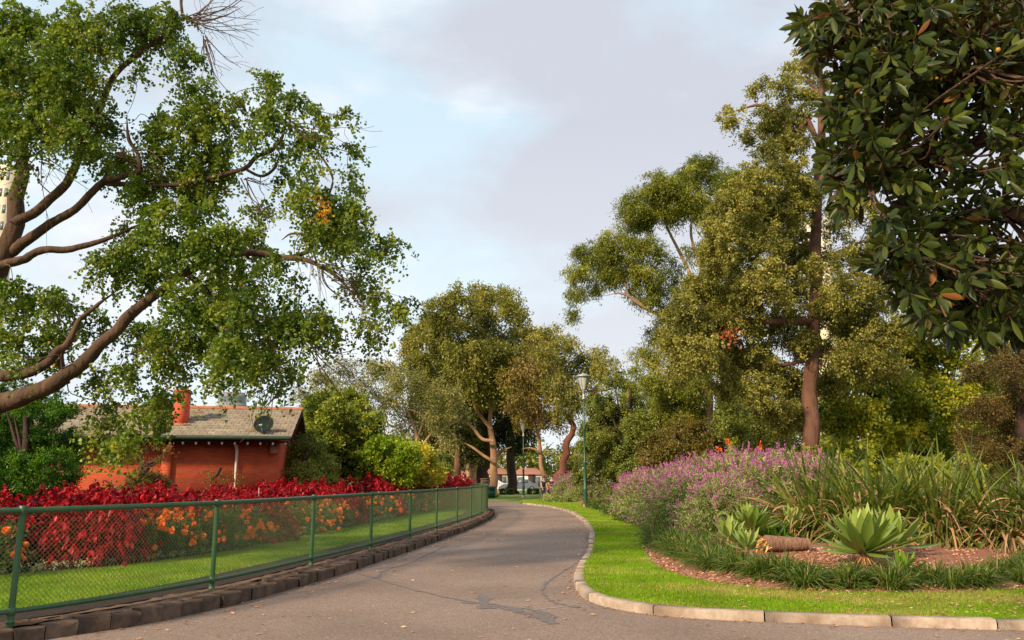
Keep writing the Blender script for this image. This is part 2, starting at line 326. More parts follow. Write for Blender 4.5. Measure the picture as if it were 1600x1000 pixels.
def tree(name,label,cat,base,limbs,blobs,Y,dY,spec,lmat,bmat,seed,rs,kd=1.,group=None,zs=.85,twr=.010,crown='crown',sidesT=9,connect=True,core=.55,bare=None,lr=1.,kmul=1.,bs=1.):
    kd=kd*kmul
    """limbs: [(pts[(u,v,r_px)],Y or list)]; blobs: [(u,v,r_px[,density])]; returns root. All in world metres."""
    rng=np.random.default_rng(seed)
    root=empty(name,base,label,cat,group)
    sk=[];skr=[]
    tb=MB()
    for li,lm in enumerate(limbs):
        pts=lm[0]; Yl=lm[1] if len(lm)>1 else Y
        Ys=Yl if isinstance(Yl,(list,tuple)) else [Yl]*len(pts)
        P=[];r=[]
        for (u,v,rp),yy in zip(pts,Ys):
            P.append(W(u,v,yy)); r.append(rp/F*yy*lr)
        if li==0: P[0]=np.array(base,float)-np.array([0,0,.15])
        P=catmull(P,7); r=catmull(np.array(r)[:,None]*np.ones(3),7)[:,0]
        if len(r)!=len(P): r=np.interp(np.linspace(0,1,len(P)),np.linspace(0,1,len(r)),r)
        r=np.maximum(r,.006)
        if li>0: r[-8:]=r[-8:]*np.linspace(1,.3,8)[-len(r[-8:]):]
        kk=np.arange(0,len(P)+4,4); w=rng.normal(scale=1,size=(len(kk),3)); w=np.stack([np.interp(np.arange(len(P)),kk,w[:,a_]) for a_ in range(3)],1)*r[:,None]*.22; w[0]=0; w[-1]=0
        P=P+w
        if li==0: r=r.copy(); r[0]*=1.6; r[1]*=1.3; r[2]*=1.12
        tb.tube(P,r,sidesT,rough=.07,rng=rng)
        sk.append(P); skr.append(r)
    sk=np.concatenate(sk); skr=np.concatenate(skr)
    br=MB(); cr=MB()
    def connect_to(q,scale=1.,k=4,rmin=.006):
        nonlocal sk,skr
        dd=np.linalg.norm(sk-q,axis=1)+skr*-1+np.maximum(0,sk[:,2]-q[2])*.6
        i=int(np.argmin(dd)); s0=sk[i]; ln=np.linalg.norm(q-s0)
        if ln<.05:return
        m1=s0*.66+q*.34+rng.normal(scale=.10*ln,size=3)+np.array([0,0,.08*ln]); m2=s0*.33+q*.67+rng.normal(scale=.10*ln,size=3)+np.array([0,0,.08*ln])
        P=catmull([s0,m1,m2,q],3); r0=min(skr[i]*.7,max(rmin,ln*twr*scale)); r=np.linspace(r0,max(rmin,r0*.35),len(P))
        br.tube(P,r,k,cap=False); return P,r
    BC=[];
    for b in blobs:
        u,v,rp=b[:3]; dens=b[3] if len(b)>3 else 1.
        yy=b[4] if len(b)>4 else Y+rng.uniform(-dY,dY)
        c=W(u,v,yy); rad=rp*bs/F*yy; BC.append((c,rad,dens))
    order=np.argsort([np.min(np.linalg.norm(sk-c,axis=1)) for c,_,_ in BC]) if len(sk) else range(len(BC))
    cens=[]
    ctr=np.mean([c for c,_,_ in BC],axis=0)
    for bi in order:
        c,rad,dens=BC[bi]
        if connect:
            res=connect_to(c,1.6,5,rmin=twr*.9)
            if res is not None: sk=np.concatenate([sk,res[0]]); skr=np.concatenate([skr,res[1]])
        n=max(3,int(DENS*kd*dens*3.2*(rad/rs)**2))
        d=nrm(rng.normal(size=(n,3))); rr=rad*rng.random((n,1))**core
        sub=c+d*rr*np.array([1,1,zs])
        bt=rng.normal(scale=.10)
        sprays(cr,sub,spec,rng,outc=c*.7+ctr*.3,ctint=bt+rng.normal(scale=spec.get('cv',.14),size=n))
        if connect:
            for q in sub[::4]: connect_to(q,1.,3,rmin=.6*twr)
    if bare:
        for (u,v,u2,v2,n) in bare:
            a=W(u,v,Y); b_=W(u2,v2,Y)
            for _ in range(n):
                L=np.linalg.norm(b_-a); q=a+(b_-a)*rng.uniform(.5,1.1)+rng.normal(scale=.28*L,size=3)
                m=a*.5+q*.5+rng.normal(scale=.12*L,size=3)
                P=catmull([a+rng.normal(scale=.05*L,size=3),m,q],5); br.tube(P,np.linspace(.014,.004,len(P)),3,cap=False)
                for _2 in range(4):
                    s_=P[rng.integers(3,len(P))]; e=s_+(q-a)*rng.uniform(.1,.35)+rng.normal(scale=.14*L,size=3); br.tube(catmull([s_,(s_+e)/2+rng.normal(scale=.03*L,size=3),e],3),.0035,3,cap=False)
    for a_,b_,c_ in zip(br.v,br.f,br.t): tb.v.append(a_);tb.f.append(b_+tb.n);tb.t.append(c_);tb.mi.append(np.ones(len(b_),int))
    # (indices inside br already carry their own offsets)
    tb.build('trunk',[M[bmat],M['twig'] if bmat in('bark_ginkgo',) else M[bmat]],root,smooth=True)
    if cr.n: cr.build(crown,M[lmat],root)
    return root
def copy_tree(o,loc,rz=0,sc=1.,label=None):
    r=o.copy(); C.objects.link(r); r.location=[float(c) for c in loc]; r.rotation_euler=(0,0,rz); r.scale=(sc,)*3 if np.isscalar(sc) else sc
    if label:r['label']=label
    for ch in o.children:
        c=ch.copy(); C.objects.link(c); c.parent=r
        for g in ch.children:
            d=g.copy(); C.objects.link(d); d.parent=c
    return r
rng=np.random.default_rng(5)
# ================================================================== SETTING
def flat(name,poly,z,mat,kind='structure'):
    """n-gon sheet triangulated by bmesh"""
    import bmesh
    bm=bmesh.new(); vs=[bm.verts.new((p[0],p[1],z)) for p in poly]; f=bm.faces.new(vs)
    if f.normal.z<0: f.normal_flip()
    bmesh.ops.triangulate(bm,faces=[f]); me=bpy.data.meshes.new(name); bm.to_mesh(me); bm.free()
    for p in me.polygons:
        pass
    o=link(name,me,mat); tag(o,kind=kind); return o
mb=MB(); S=900
g=np.linspace(-S,S,13); X,Y_=np.meshgrid(g,g); V=np.stack([X.ravel(),Y_.ravel(),np.zeros(X.size)],1)
i=np.arange(12)[:,None];j=np.arange(12)[None]; q=np.stack([i*13+j,i*13+j+1,(i+1)*13+j+1,(i+1)*13+j],-1).reshape(-1,4)
mb.add(V,q); tag(mb.build('ground',M['field']),kind='structure')
KL=catmull([(-8.0,4.2),(-6.3,6.3),(-4.95,8.55),(-4.2,9.6),(-3.62,11.2),(-3.0,14.1),(-2.55,17.1),(-2.12,20.1),(-1.78,23.0),(-1.42,26),(-1.14,29),(-.92,32),(-.80,35),(-.85,38.2),(-1.3,41.5),(-2.2,44.5)],6)
FE=[(-9.3,4.3),(-7.2,6.25),(-5.14,8.6),(-4.02,11.15),(-3.42,14.1),(-2.93,17.1),(-2.5,20.1),(-2.12,23.0),(-1.75,26),(-1.45,29),(-1.2,32),(-1.08,35),(-1.15,38),(-1.6,41),(-2.5,43.8)]
KR=catmull([(0.66,51.6),(1.1,49.5),(1.9,46.6),(2.45,42.5),(2.70,38),(2.72,33),(2.55,28.5),(2.28,24.3),(1.95,21),(1.66,18.2),(1.35,16.2),(1.12,14.5),(.98,13.2),(.96,12.3),(1.0,11.6),(1.15,11.0),(1.45,10.5),(1.9,10.12),(2.5,9.87),(3.2,9.7),(4.0,9.5),(5.4,9.25),(8,8.9),(14,8.6),(24,8.8)],5)
path=[(x,y) for x,y in KL]+[(-3.6,47),(-6,50),(-11,53),(-24,55),(-24,63.2),(-11,63),(-5,62.5),(-2.5,61.2),(-.2,58),(.3,54.5),(.5,52.5)]+[(x,y) for x,y in KR]+[(24,-12),(-16,-12),(-12,0)]
flat('path',path,.004,M['asphalt'])
# left garden: raised lawn sheet behind the fence
FC=catmull(FE,6)
def offs(P,d):
    P=np.asarray(P,float); T=nrm(np.gradient(P,axis=0)); return P+np.stack([-T[:,1],T[:,0]],1)*d   # + = left of travel
lawnL=offs(FC,.95)
flat('lawn',[tuple(p) for p in lawnL]+[(-7,46),(-40,46),(-40,2)],.17,M['lawn'])
# verge strip between stones and lawn
mb=MB()
def strip(mb,A,B,za,zb,tint=.5,mi=0):
    n=len(A); V=np.concatenate([np.column_stack([A,np.full(n,za) if np.isscalar(za) else za]),np.column_stack([B,np.full(n,zb) if np.isscalar(zb) else zb])])
    i=np.arange(n-1); Q=np.stack([i,i+n,i+1+n,i+1],-1); mb.add(V,Q,tint,mi)
def resamp(P,n):
    P=np.asarray(P,float); s=np.concatenate([[0],np.cumsum(np.linalg.norm(np.diff(P,axis=0),axis=1))]); t=np.linspace(0,s[-1],n)
    return np.stack([np.interp(t,s,P[:,k]) for k in range(P.shape[1])],1)
n=300
A=resamp(offs(KL,.17),n); B=resamp(offs(FC,.12),n); Cc=resamp(offs(FC,.97),n)
jz=rng.normal(scale=.008,size=n)
strip(mb,A,(A+B)/2,.155+jz,.185+rng.normal(scale=.012,size=n)); strip(mb,(A+B)/2,B,.184,.18+jz)
tag(mb.build('verge',M['verge']),kind='structure')
mb=MB(); strip(mb,B,Cc,.176,.176); strip(mb,B,B-np.array([0,.001]),.19,.0); tag(mb.build('soil_strip',M['soil']),kind='structure')
# bluestone kerb blocks (left)
def seg_blocks(P,step,w,h,gap,mat,z0,jit=.01,side=1,tilt=.0):
    mb=MB(); s=np.concatenate([[0],np.cumsum(np.linalg.norm(np.diff(P,axis=0),axis=1))]); t=0
    while t<s[-1]-step*.5:
        L=step*rng.uniform(.85,1.15); e=min(t+L,s[-1]); k=4 if L>.6 else 2
        tt=np.linspace(t+gap/2,e-gap/2,k+1); Q=np.stack([np.interp(tt,s,P[:,0]),np.interp(tt,s,P[:,1])],1)
        T=nrm(np.gradient(Q,axis=0)); Nn=np.stack([-T[:,1],T[:,0]],1)*side
        j=rng.normal(scale=jit); hh=h+rng.normal(scale=jit); b=min(.018,h*.2)
        prof=[(j,z0),(j,hh-b),(j+b,hh),(w-b,hh+rng.normal(scale=jit*.4)),(w,hh-b),(w,z0)]
        V=np.array([[ (q+nn*a)[0],(q+nn*a)[1],z] for q,nn in zip(Q,Nn) for a,z in prof]); m=len(prof)
        V+=rng.normal(scale=jit*.25,size=V.shape)
        F_=[[i*m+a,i*m+a+1,(i+1)*m+a+1,(i+1)*m+a] for i in range(k) for a in range(m-1)]
        F_+= [[0,1,4,5],[1,2,3,4],[k*m+5,k*m+4,k*m+1,k*m],[k*m+4,k*m+3,k*m+2,k*m+1]]
        mb.add(V,F_,rng.uniform(.1,.9)); t=e
    return mb
mb=seg_blocks(KL,.34,.18,.165,.010,None,-.05,.012,1); tag(mb.build('kerb',M['bluestone']),kind='structure')
mb=seg_blocks(KR,1.25,.17,.105,.016,None,-.05,.007,1); tag(mb.build('kerb',M['concrete']),kind='structure')
# right lawn + mulch bed
bedB=catmull([(3.3,66),(3.1,60),(3.3,55),(4.4,50.5),(5.35,47),(5.2,42),(4.9,36),(4.5,30),(4.0,25.7),(3.35,21),(2.85,17.7),(2.62,15.5),(2.68,13.9),(2.95,12.75),(3.5,12.0),(4.2,11.65),(5.3,11.5),(6.4,11.6),(7.3,11.9),(9.5,12.6),(13,14),(20,16.5),(34,19)],5)
kin=offs(KR,.165)
flat('lawn',[tuple(p) for p in kin]+[(60,12),(60,60),(20,72),(2,70),(0.9,60),(.5,53.5)],.085,M['lawn'])
cen=np.array([13.,27.])
ts=np.array([0,.01,.03,.06,.1,.16,.25,.4,.6,.8,1.])
hz=np.array([.075,.10,.13,.16,.2,.26,.32,.36,.38,.38,.38])
mb=MB(); nb=len(bedB)
V=[]
for t,z in zip(ts,hz):
    P=bedB*(1-t)+cen*t; V.append(np.column_stack([P,z+rng.normal(scale=.012 if 0<t<1 else 0,size=nb)]))
V=np.concatenate(V); i=np.arange(len(ts)-1)[:,None]; j=np.arange(nb-1)[None]
mb.add(V,np.stack([i*nb+j,i*nb+j+1,(i+1)*nb+j+1,(i+1)*nb+j],-1).reshape(-1,4)); tag(mb.build('mulch_bed',M['mulch'],smooth=True),kind='structure')
def bedz(x,y):
    p=np.array([x,y]); d=np.min(np.linalg.norm(bedB-p,axis=1)); return float(np.interp(d,[0,.3,.8,1.6,3,6,12],[.08,.12,.16,.22,.3,.36,.38]))
# left flower bed soil
BL=catmull([(-12.5,7.5),(-10.2,10.6),(-8.3,12.7),(-7.4,13.75),(-6.7,15.0),(-6.15,17.4),(-5.8,20),(-5.3,25),(-4.8,30),(-4.35,34.7),(-4.0,39),(-4.3,44)],6)+np.array([.38,-.12])
flat('flower_bed',[tuple(p) for p in BL]+[(-7,45),(-30,45),(-30,7.5)],.178,M['soil'])
# path marks: tar seams, chalk line
def ribbon_on_ground(name,pts,w,mat,z=.0085,label=None,wj=.4):
    P=catmull(pts,8)[:,:2]; T=nrm(np.gradient(P,axis=0)); Nn=np.stack([-T[:,1],T[:,0]],1)
    P=P+Nn*rng.normal(scale=.012,size=(len(P),1)); ww=w*(1+rng.normal(scale=wj,size=len(P))).clip(.3,2)
    mb=MB(); strip(mb,P+Nn*ww[:,None]/2,P-Nn*ww[:,None]/2,z,z); return mb
mb=MB()
def seam(px,w,wj=.35):
    global mb
    m=ribbon_on_ground('s',[G(u,v)[:2] for u,v in px],w,None,z=.0085+.0005*rng.random(),wj=wj)
    for a,b,t,k in zip(m.v,m.f,m.t,m.mi): mb.add(a,b)
seam([(560,897),(590,905),(620,915),(680,930),(740,942),(800,955),(850,970)],.05)
seam([(590,905),(600,893),(640,880),(665,868),(700,853)],.045)
seam([(720,942),(770,945),(810,955),(835,962),(860,975)],.11,.5)
seam([(755,930),(757,942),(762,952)],.16,.5)
seam([(838,955),(856,966),(866,976)],.10,.5)
seam([(900,880),(878,895),(855,910),(848,922),(858,938),(880,946),(905,950)],.05)
seam([(915,830),(918,850),(914,862)],.05)
seam([(800,950),(840,955),(870,965)],.06,.5)
tag(mb.build('tar_seams',M['tar']),kind='structure')
m=ribbon_on_ground('c',[G(u,v)[:2] for u,v in [(812,956),(860,951),(910,945)]],.018,None,z=.010,wj=.2); tag(m.build('chalk_line',M['chalk']),kind='structure')
# ---------------------------------------------------------------- grass
def inside(P,poly):
    poly=np.asarray(poly); x,y=P[:,0],P[:,1]; r=np.zeros(len(P),bool); n=len(poly); j=n-1
    for i in range(n):
        xi,yi=poly[i];xj,yj=poly[j]
        c=((yi>y)!=(yj>y))&(x<(xj-xi)*(y-yi)/(yj-yi+1e-12)+xi); r^=c; j=i
    return r
def grass(name,poly,z,dens,h,ymax,xr,yr,seed,dry=.06):
    rg=np.random.default_rng(seed); n=int(dens*(xr[1]-xr[0])*(yr[1]-yr[0]))
    P=np.column_stack([rg.uniform(*xr,n),rg.uniform(*yr,n)]); keep=rg.random(n)<np.clip((10/np.maximum(P[:,1],6))**1.4,.02,1); P=P[keep]; P=P[inside(P,poly)]
    sc=np.clip(P[:,1]/11,.8,2.8); n=len(P)
    patch=(np.sin(P[:,0]*2.1+np.sin(P[:,1]*1.7)*2)+np.sin(P[:,1]*3.1+P[:,0]))*.5
    B=np.column_stack([P,np.full(n,z-.003)]); D=rg.normal(scale=.55,size=(n,3)); D[:,2]=1
    ti=np.clip(.5+rg.normal(scale=.2,size=n)+.08*patch,0,.88); ti[rg.random(n)<dry*(1+2.2*np.clip(patch,-.4,1)+(3.6*np.clip((P[:,0]-1.5)/4,0,1)*(P[:,1]<13)*np.clip(.6+patch*1.3,0,2) if xr[0]>0 else 0))]=1.
    mb=MB(); kites(mb,B,D,h*rg.uniform(.5,1.3,n),.006*sc*rg.uniform(.7,1.3,n),rg,ti,.35,.05)
    return tag(mb.build(name,M['grass']),kind='stuff',label='short green lawn grass with dry straw-coloured flecks',cat='grass')
edgeR=[tuple(p) for p in offs(KR,.125)]+[(34,19)]+[tuple(p) for p in bedB[::-1]]+[(2,70),(0.9,60),(.5,53.5)]
edgeL=[tuple(p) for p in lawnL]+[(-7,45)]+[tuple(p) for p in BL[::-1]]
g1=grass('lawn_grass',edgeR,.085,7000,.045,60,(.4,11),(9,58),11,.10); g1['label']='green lawn grass strip curving between the pale kerb and the mulch bed'
g2=grass('lawn_grass',edgeL,.17,5200,.045,60,(-11,-1),(6,45),12,.07); g2['label']='green lawn grass strip between the fence and the red flower bed'
# ---------------------------------------------------------------- litter
def litter(name,pts,z,L,mat,seed,label,cat='leaf litter',flat_=.15,lift=.004):
    rg=np.random.default_rng(seed); n=len(pts); P=np.column_stack([pts,np.broadcast_to(z,(n,))+lift]); a=rg.uniform(0,2*math.pi,n)
    D=np.column_stack([np.cos(a),np.sin(a),rg.normal(scale=flat_,size=n)*.4]); S_=np.column_stack([-np.sin(a),np.cos(a),rg.normal(scale=flat_,size=n)])
    l=L*rg.uniform(.5,1.3,n); w=l*rg.uniform(.3,.6,n); m=P+D*(l*.5)[:,None]; up=np.array([0,0,1.])*(l*.12)[:,None]
    V=np.stack([P+up*.5,m+S_*w[:,None]*.5+up,P+D*l[:,None]+up,m-S_*w[:,None]*.5],1); V[...,2]=np.maximum(V[...,2],P[:,None,2])
    mb=MB(); mb.add(V,np.arange(4*n).reshape(n,4),np.repeat(rg.uniform(0,.88,n),4)); return tag(mb.build(name,M[mat]),kind='stuff',label=label,cat=cat)
# on the path: thicker along the stones and the right kerb
pp=[]
k1=resamp(offs(KL,-.0),400)[:330]; k2=resamp(KR,420)
for P_,nn,sc_ in((k1,460,.30),(k2,360,.22)):
    idx=rng.integers(0,len(P_),nn); T=nrm(np.gradient(P_,axis=0)); Nn=np.stack([-T[:,1],T[:,0]],1)
    pp.append(P_[idx]-Nn[idx]*(.03+np.abs(rng.normal(scale=sc_,size=(nn,1)))))
q=np.column_stack([rng.uniform(-5,6,1300),rng.uniform(7,34,1300)]); pp.append(q[inside(q,path)][:420])
litter('leaf_litter',np.vstack(pp),.008,.068,'litter',3,'small dry brown leaves scattered over the asphalt path')
q=np.column_stack([rng.uniform(2.5,12,42000),rng.uniform(11.4,22,42000)]); bp_=[tuple(p) for p in bedB]+[(34,40),(12,60)]
q=q[inside(q,bp_)]; z=np.array([bedz(*p) for p in q])
litter('bark_mulch',q,z,.06,'chips',4,'red-brown bark chips and dry leaves covering the raised bed','mulch',.5)
# chips spilled over the turf edge
q=np.column_stack([rng.uniform(1,9,5000),rng.uniform(9.2,12.2,5000)]); q=q[inside(q,edgeR)]; keep=rng.random(len(q))<np.clip((q[:,0]-1)/9,.03,.6); q=q[keep]
litter('leaf_litter',q,.13,.045,'litter',6,'dry tan leaves fallen on the lawn strip beside the mulch bed')
idx=rng.integers(0,len(k2),900); T=nrm(np.gradient(k2,axis=0)); Nn=np.stack([-T[:,1],T[:,0]],1); keep=idx>170
pq=(k2[idx]-Nn[idx]*(.02+np.abs(rng.normal(scale=.05,size=(900,1)))))[keep]
litter('leaf_litter',pq,.009,.05,'litter',7,'line of brown leaves drifted against the pale concrete kerb')
# ---------------------------------------------------------------- fence
def fence():
    root=empty('chain_link_fence',(*FE[3],.2),'green chain-link fence with pipe rails curving along the dark stone kerb','fence')
    P=np.array(FE); zb,zt=.30,1.31
    curve=resamp(catmull(FE,10),500)
    tr=MB(); tr.tube(np.column_stack([curve,np.full(500,zt)]),.031,8); tr.build('top_rail',M['green_paint'],root,smooth=True)
    tr=MB(); tr.tube(np.column_stack([curve,np.full(500,zb)]),.026,8); tr.build('bottom_rail',M['green_paint'],root,smooth=True)
    pm=MB(); pm.tube([(0,0,-.12),(0,0,.02),(0,0,1.105)],.032,10)
    pm.lathe((0,0,0),[(.036,zt-.2-.05),(.042,zt-.2-.045),(.042,zt-.2+.045),(.036,zt-.2+.05)],10); pm.lathe((0,0,0),[(.034,.06),(.041,.065),(.041,.135),(.034,.14)],10)
    pm.lathe((0,0,0),[(.03,-.02),(.045,-.015),(.04,.01),(.032,.02)],10)
    me=pm.mesh('post',smooth=True)
    me.materials.append(M['green_paint'])
    for p in P:
        o=bpy.data.objects.new('post',me); C.objects.link(o); o.parent=root; o.location=(p[0]-FE[3][0],p[1]-FE[3][1],.0)
    s=np.concatenate([[0],np.cumsum(np.linalg.norm(np.diff(curve,axis=0),axis=1))]); T=nrm(np.gradient(curve,axis=0)); Nn=np.stack([-T[:,1],T[:,0]],1)
    def at(x):
        q=np.stack([np.interp(x,s,curve[:,0]),np.interp(x,s,curve[:,1])],-1); nn=np.stack([np.interp(x,s,Nn[:,0]),np.interp(x,s,Nn[:,1])],-1); return q,nn
    pitch=.056; h=zt-zb-.05; m=int(s[-1]/pitch); wm=MB(); nseg=18
    for fam in(1,-1):
        s0=np.arange(m)*pitch; zz=np.linspace(0,h,nseg+1)
        X=s0[:,None]+fam*zz[None,:]+(0 if fam>0 else h); X=np.clip(X,0,s[-1]); X=X+.0
        q,nn=at(X); wob=.0028*fam*np.where(np.arange(nseg+1)%2==0,1,-1)[None,:,None]
        cpos=np.concatenate([q+nn*(.002*fam),np.broadcast_to(zb+.025+zz,(m,nseg+1))[...,None]],-1)
        # waviness in the plane of the mesh
        w=np.interp(X,s,T[:,0]),np.interp(X,s,T[:,1]); cpos[...,0]+=w[0]*wob[...,0]; cpos[...,1]+=w[1]*wob[...,0]
        tang=nrm(np.gradient(cpos,axis=1)); n3=np.concatenate([nn,np.zeros(nn.shape[:-1]+(1,))],-1); b3=np.cross(tang,n3)
        r=.0025; ring=[cpos+r*(math.cos(a)*n3+math.sin(a)*b3) for a in(0,2.094,4.189)]
        V=np.stack(ring,2); base=(np.arange(m)*(nseg+1)*3)[:,None,None]; i=np.arange(nseg)[None,:,None]*3; j=np.arange(3)[None,None,:]; j2=(j+1)%3
        Q=np.stack([base+i+j,base+i+j2,base+i+3+j2,base+i+3+j],-1).reshape(-1,4); wm.add(V.reshape(-1,3),Q)
    wm.build('wire_mesh',M['green_wire'],root)
fence()
# ================================================================== LAMPS
def lamp(u,vb,vt,label,Yf=None,sc=1.):
    b=G(u,vb,.085) if Yf is None else np.array([*W(u,746,Yf)[:2],0.])
    Yb=b[1]; top=W(u,vt,Yb)[2]; hh=top-b[2]
    r=empty('street_lamp',b,label,'street lamp',None); z=b[2]
    m=MB(); s=sc
    m.lathe(b,[(.0,0),(.13*s,0),(.14*s,.03),(.14*s,.16),(.11*s,.2)],14); m.build('base',M['concrete'],r,smooth=False)
    m=MB(); hb=hh-1.45*s
    m.lathe(b,[(.11*s,.2),(.105*s,.9*s),(.115*s,.92*s),(.115*s,1.0*s),(.09*s,1.05*s),(.085*s,2.3*s),(.1*s,2.33*s),(.1*s,2.4*s),(.06*s,2.46*s),(.052*s,hb*.72),(.065*s,hb*.722),(.065*s,hb*.73),(.045*s,hb*.735),(.042*s,hb)],14); m.build('pole',M['lamp_green'],r,smooth=True)
    m=MB(); m.lathe(b,[(.05*s,hb),(.10*s,hb+.01),(.10*s,hb+.1*s),(.06*s,hb+.12*s),(.06*s,hb+.4*s),(.1*s,hb+.43*s),(.1*s,hb+.5*s),(.13*s,hb+.55*s)],12); m.build('collar',M['bark_pale'] if False else M['metal'],r,smooth=True)
    m=MB(); z0=hb+.55*s; z1=hb+1.25*s
    m.lathe(b,[(.14*s,z0),(.34*s,z1)],6); m.build('lantern_glass',M['glasslamp'],r)
    m=MB()
    for k in range(6):
        a=k*math.pi/3; m.tube([b+np.array([.145*s*math.cos(a),.145*s*math.sin(a),z0]),b+np.array([.345*s*math.cos(a),.345*s*math.sin(a),z1])],.012*s,4)
    m.build('lantern_frame',M['lamp_green'],r)
    m=MB(); m.lathe(b,[(.30*s,z1-.02),(.42*s,z1),(.42*s,z1+.03*s),(.26*s,z1+.10*s),(.10*s,z1+.17*s),(.04*s,z1+.19*s),(.03*s,hh),(.0,hh)],16); m.build('lantern_cap',M['metal'],r,smooth=True)
    return r
lamp(915,793,583,'tall green park lamp standing on the lawn right of the path')
lamp(818,778,656,'slim green park lamp on the far lawn behind the bend of the path',sc=.9)
lamp(688,0,680,'distant lamp beyond the red bed between yellow shrub and dark tree',Yf=74,sc=.8)
# ================================================================== BRICK HOUSE
def house():
    YW=28.6; ez=W(455,684,27.7)[2]; rz_=W(460,641,31.4)[2]
    xr=W(455,684,27.7)[0]-.3; xl=-19.5; cxm=(xr+xl)/2
    cxm=xr; root=empty('brick_house',(cxm,YW,0),'low orange-red brick house with tiled gable roof behind the red bed','house',None,R(10))
    w=MB(); wx1=xr-.35
    w.box(((wx1+xl)/2,YW+2.9,(ez-.05)/2),(wx1-xl,5.8,ez-.05))
    # gable end triangle
    zt=ez-.05; V=[(wx1,YW,zt),(wx1,YW+5.8,zt),(wx1,YW+2.9,rz_-.12),(wx1-.2,YW,zt),(wx1-.2,YW+5.8,zt),(wx1-.2,YW+2.9,rz_-.12)]
    w.add(V,[[0,1,2,2],[3,5,4,4],[0,2,5,3],[1,4,5,2]]); w.build('wall',M['brick'],root)
    p=MB(); px_=W(272,720,YW)[0]; p.box((px_,YW-.06,ez/2-.06),(.32,.12,ez-.16)); p.build('pier',M['brick'],root)
    # roof: tiles both slopes
    rf=MB(); rg=np.random.default_rng(8)
    e0=YW-.9; rr=YW+2.9; rowsn=11; cols=int((xr+.15-xl)/.27); rise=rz_-ez; run=rr-e0; sl=math.hypot(rise,run)
    ang=math.atan2(rise,run)
    for side in(0,1):
        for i in range(rowsn):
            t0=i/rowsn; t1=(i+1.18)/rowsn
            for j in range(cols):
                x0=xr+.15-(j+1)*.27+(.13 if i%2 else 0); x1=x0+.262
                x1=min(x1,xr+.15)
                if x1-x0<.03: continue
                lift=.085+rg.normal(scale=.004); ya,yb=e0+run*t0,e0+run*min(t1,1.0); za,zb_=ez+rise*t0+lift,ez+rise*min(t1,1.)+.012
                if side: ya,yb=2*rr-ya,2*rr-yb
                ti=np.clip(rg.normal(.5,.2),0,1)
                xm=(x0+x1)/2; c_=.022
                V=[(x0,ya,za),(xm,ya,za-c_),(x1,ya,za+.006),(x0,yb,zb_),(xm,yb,zb_-c_),(x1,yb,zb_+.006),(x0,ya,za-.075),(xm,ya,za-.075-c_),(x1,ya,za-.07)]
                rf.add(V,[[0,1,4,3],[1,2,5,4],[0,6,7,1],[1,7,8,2]],ti)
        V=[(xl,e0 if not side else 2*rr-e0,ez-.04),(xr+.12,e0 if not side else 2*rr-e0,ez-.04),(xr+.12,rr,rz_-.045),(xl,rr,rz_-.045)]
        rf.add(V,[[0,1,2,3]])
    roof=rf.build('roof',M['tile'],root)
    rc=MB(); x=xl
    while x<xr+.1:
        x2=min(x+.4,xr+.17); rc.tube([(x,rr,rz_+.03),(x2,rr,rz_+.038+rg.normal(scale=.003))],[.10,.085],8,rg.uniform(.2,.8)); x+=.4
    rc.build('ridge_tiles',M['terracotta'],root)
    # barge board at gable
    b=MB()
    for sgn in(0,1):
        ya=e0 if not sgn else 2*rr-e0
        V=[(xr+.16,ya,ez-.2),(xr+.16,ya,ez+.02),(xr+.16,rr,rz_+.02),(xr+.16,rr,rz_-.2),(xr+.12,ya,ez-.2),(xr+.12,ya,ez+.02),(xr+.12,rr,rz_+.02),(xr+.12,rr,rz_-.2)]
        b.add(V,[[0,1,2,3],[4,7,6,5],[0,4,5,1],[0,3,7,4]])
    b.build('barge_board',M['darkwood'],root)
    gt=MB(); gt.tube([(xl,e0-.07,ez-.01),(xr+.12,e0-.07,ez-.01)],.075,8); gt.build('gutter',M['gutter'],root,smooth=True)
    f=MB(); f.box(((xl+xr)/2,(e0+YW)/2+.05,ez-.13),(xr-xl,.75,.03)); f.build('eave_board',M['darkwood'],root)
    x=xr-.05
    rm=MB(); rm.box((0,0,0),(.06,.55,.09)); me=rm.mesh('rafter_end'); me.materials.append(M['darkwood']); rm=MB(); rm.box((0,-.28,0),(.065,.012,.085)); me2=rm.mesh('rafter_cap'); me2.materials.append(M['trim'])
    while x>-16:
        o=bpy.data.objects.new('rafter_end',me); C.objects.link(o); o.parent=root; o.location=(x-cxm,(e0+.38)-YW,ez-.20)
        o2=bpy.data.objects.new('rafter_cap',me2); C.objects.link(o2); o2.parent=o; x-=.42
    d=MB(); dx=W(372,720,YW-.1)[0]; d.tube([(dx,YW-.12,.2),(dx,YW-.12,ez-.45),(dx,YW-.16,ez-.33),(dx,YW-.55,ez-.2)],.055,8); d.build('downpipe',M['trim'],root,smooth=True)
    # window near the left (dark recess)
    wd=MB(); wxx=W(235,740,YW)[0]
    # corner timber post
    q=MB(); q.box((xr-.50,YW-.08,ez-.36),(.26,.16,.34)); q.build('corner_bracket',M['terracotta'],root)
    # chimney on the front slope
    cxx=W(296,650,29.3)[0]; ctop=W(296,612,29.3)[2]
    ch=MB(); ch.box((cxx,29.5,(ez+ctop)/2),(.44,.60,ctop-ez)); ch.box((cxx,29.5,ctop-.05),(.50,.66,.10)); cho=ch.build('chimney',M['chimney'],root)
    fl=MB(); zf=ez+rise*((29.1-e0)/run); fl.box((cxx,29.10,zf+.02),(.85,.22,.06)); fl.build('flashing',M['terracotta'],cho,off=np.array(root.location))
    # dish
    dp=W(414,664,28.1); zr=dp[2]-.62
    dr=empty('satellite_dish',(dp[0],28.45,zr),'dark round satellite dish on a pale bracket on the tiled roof','satellite dish')
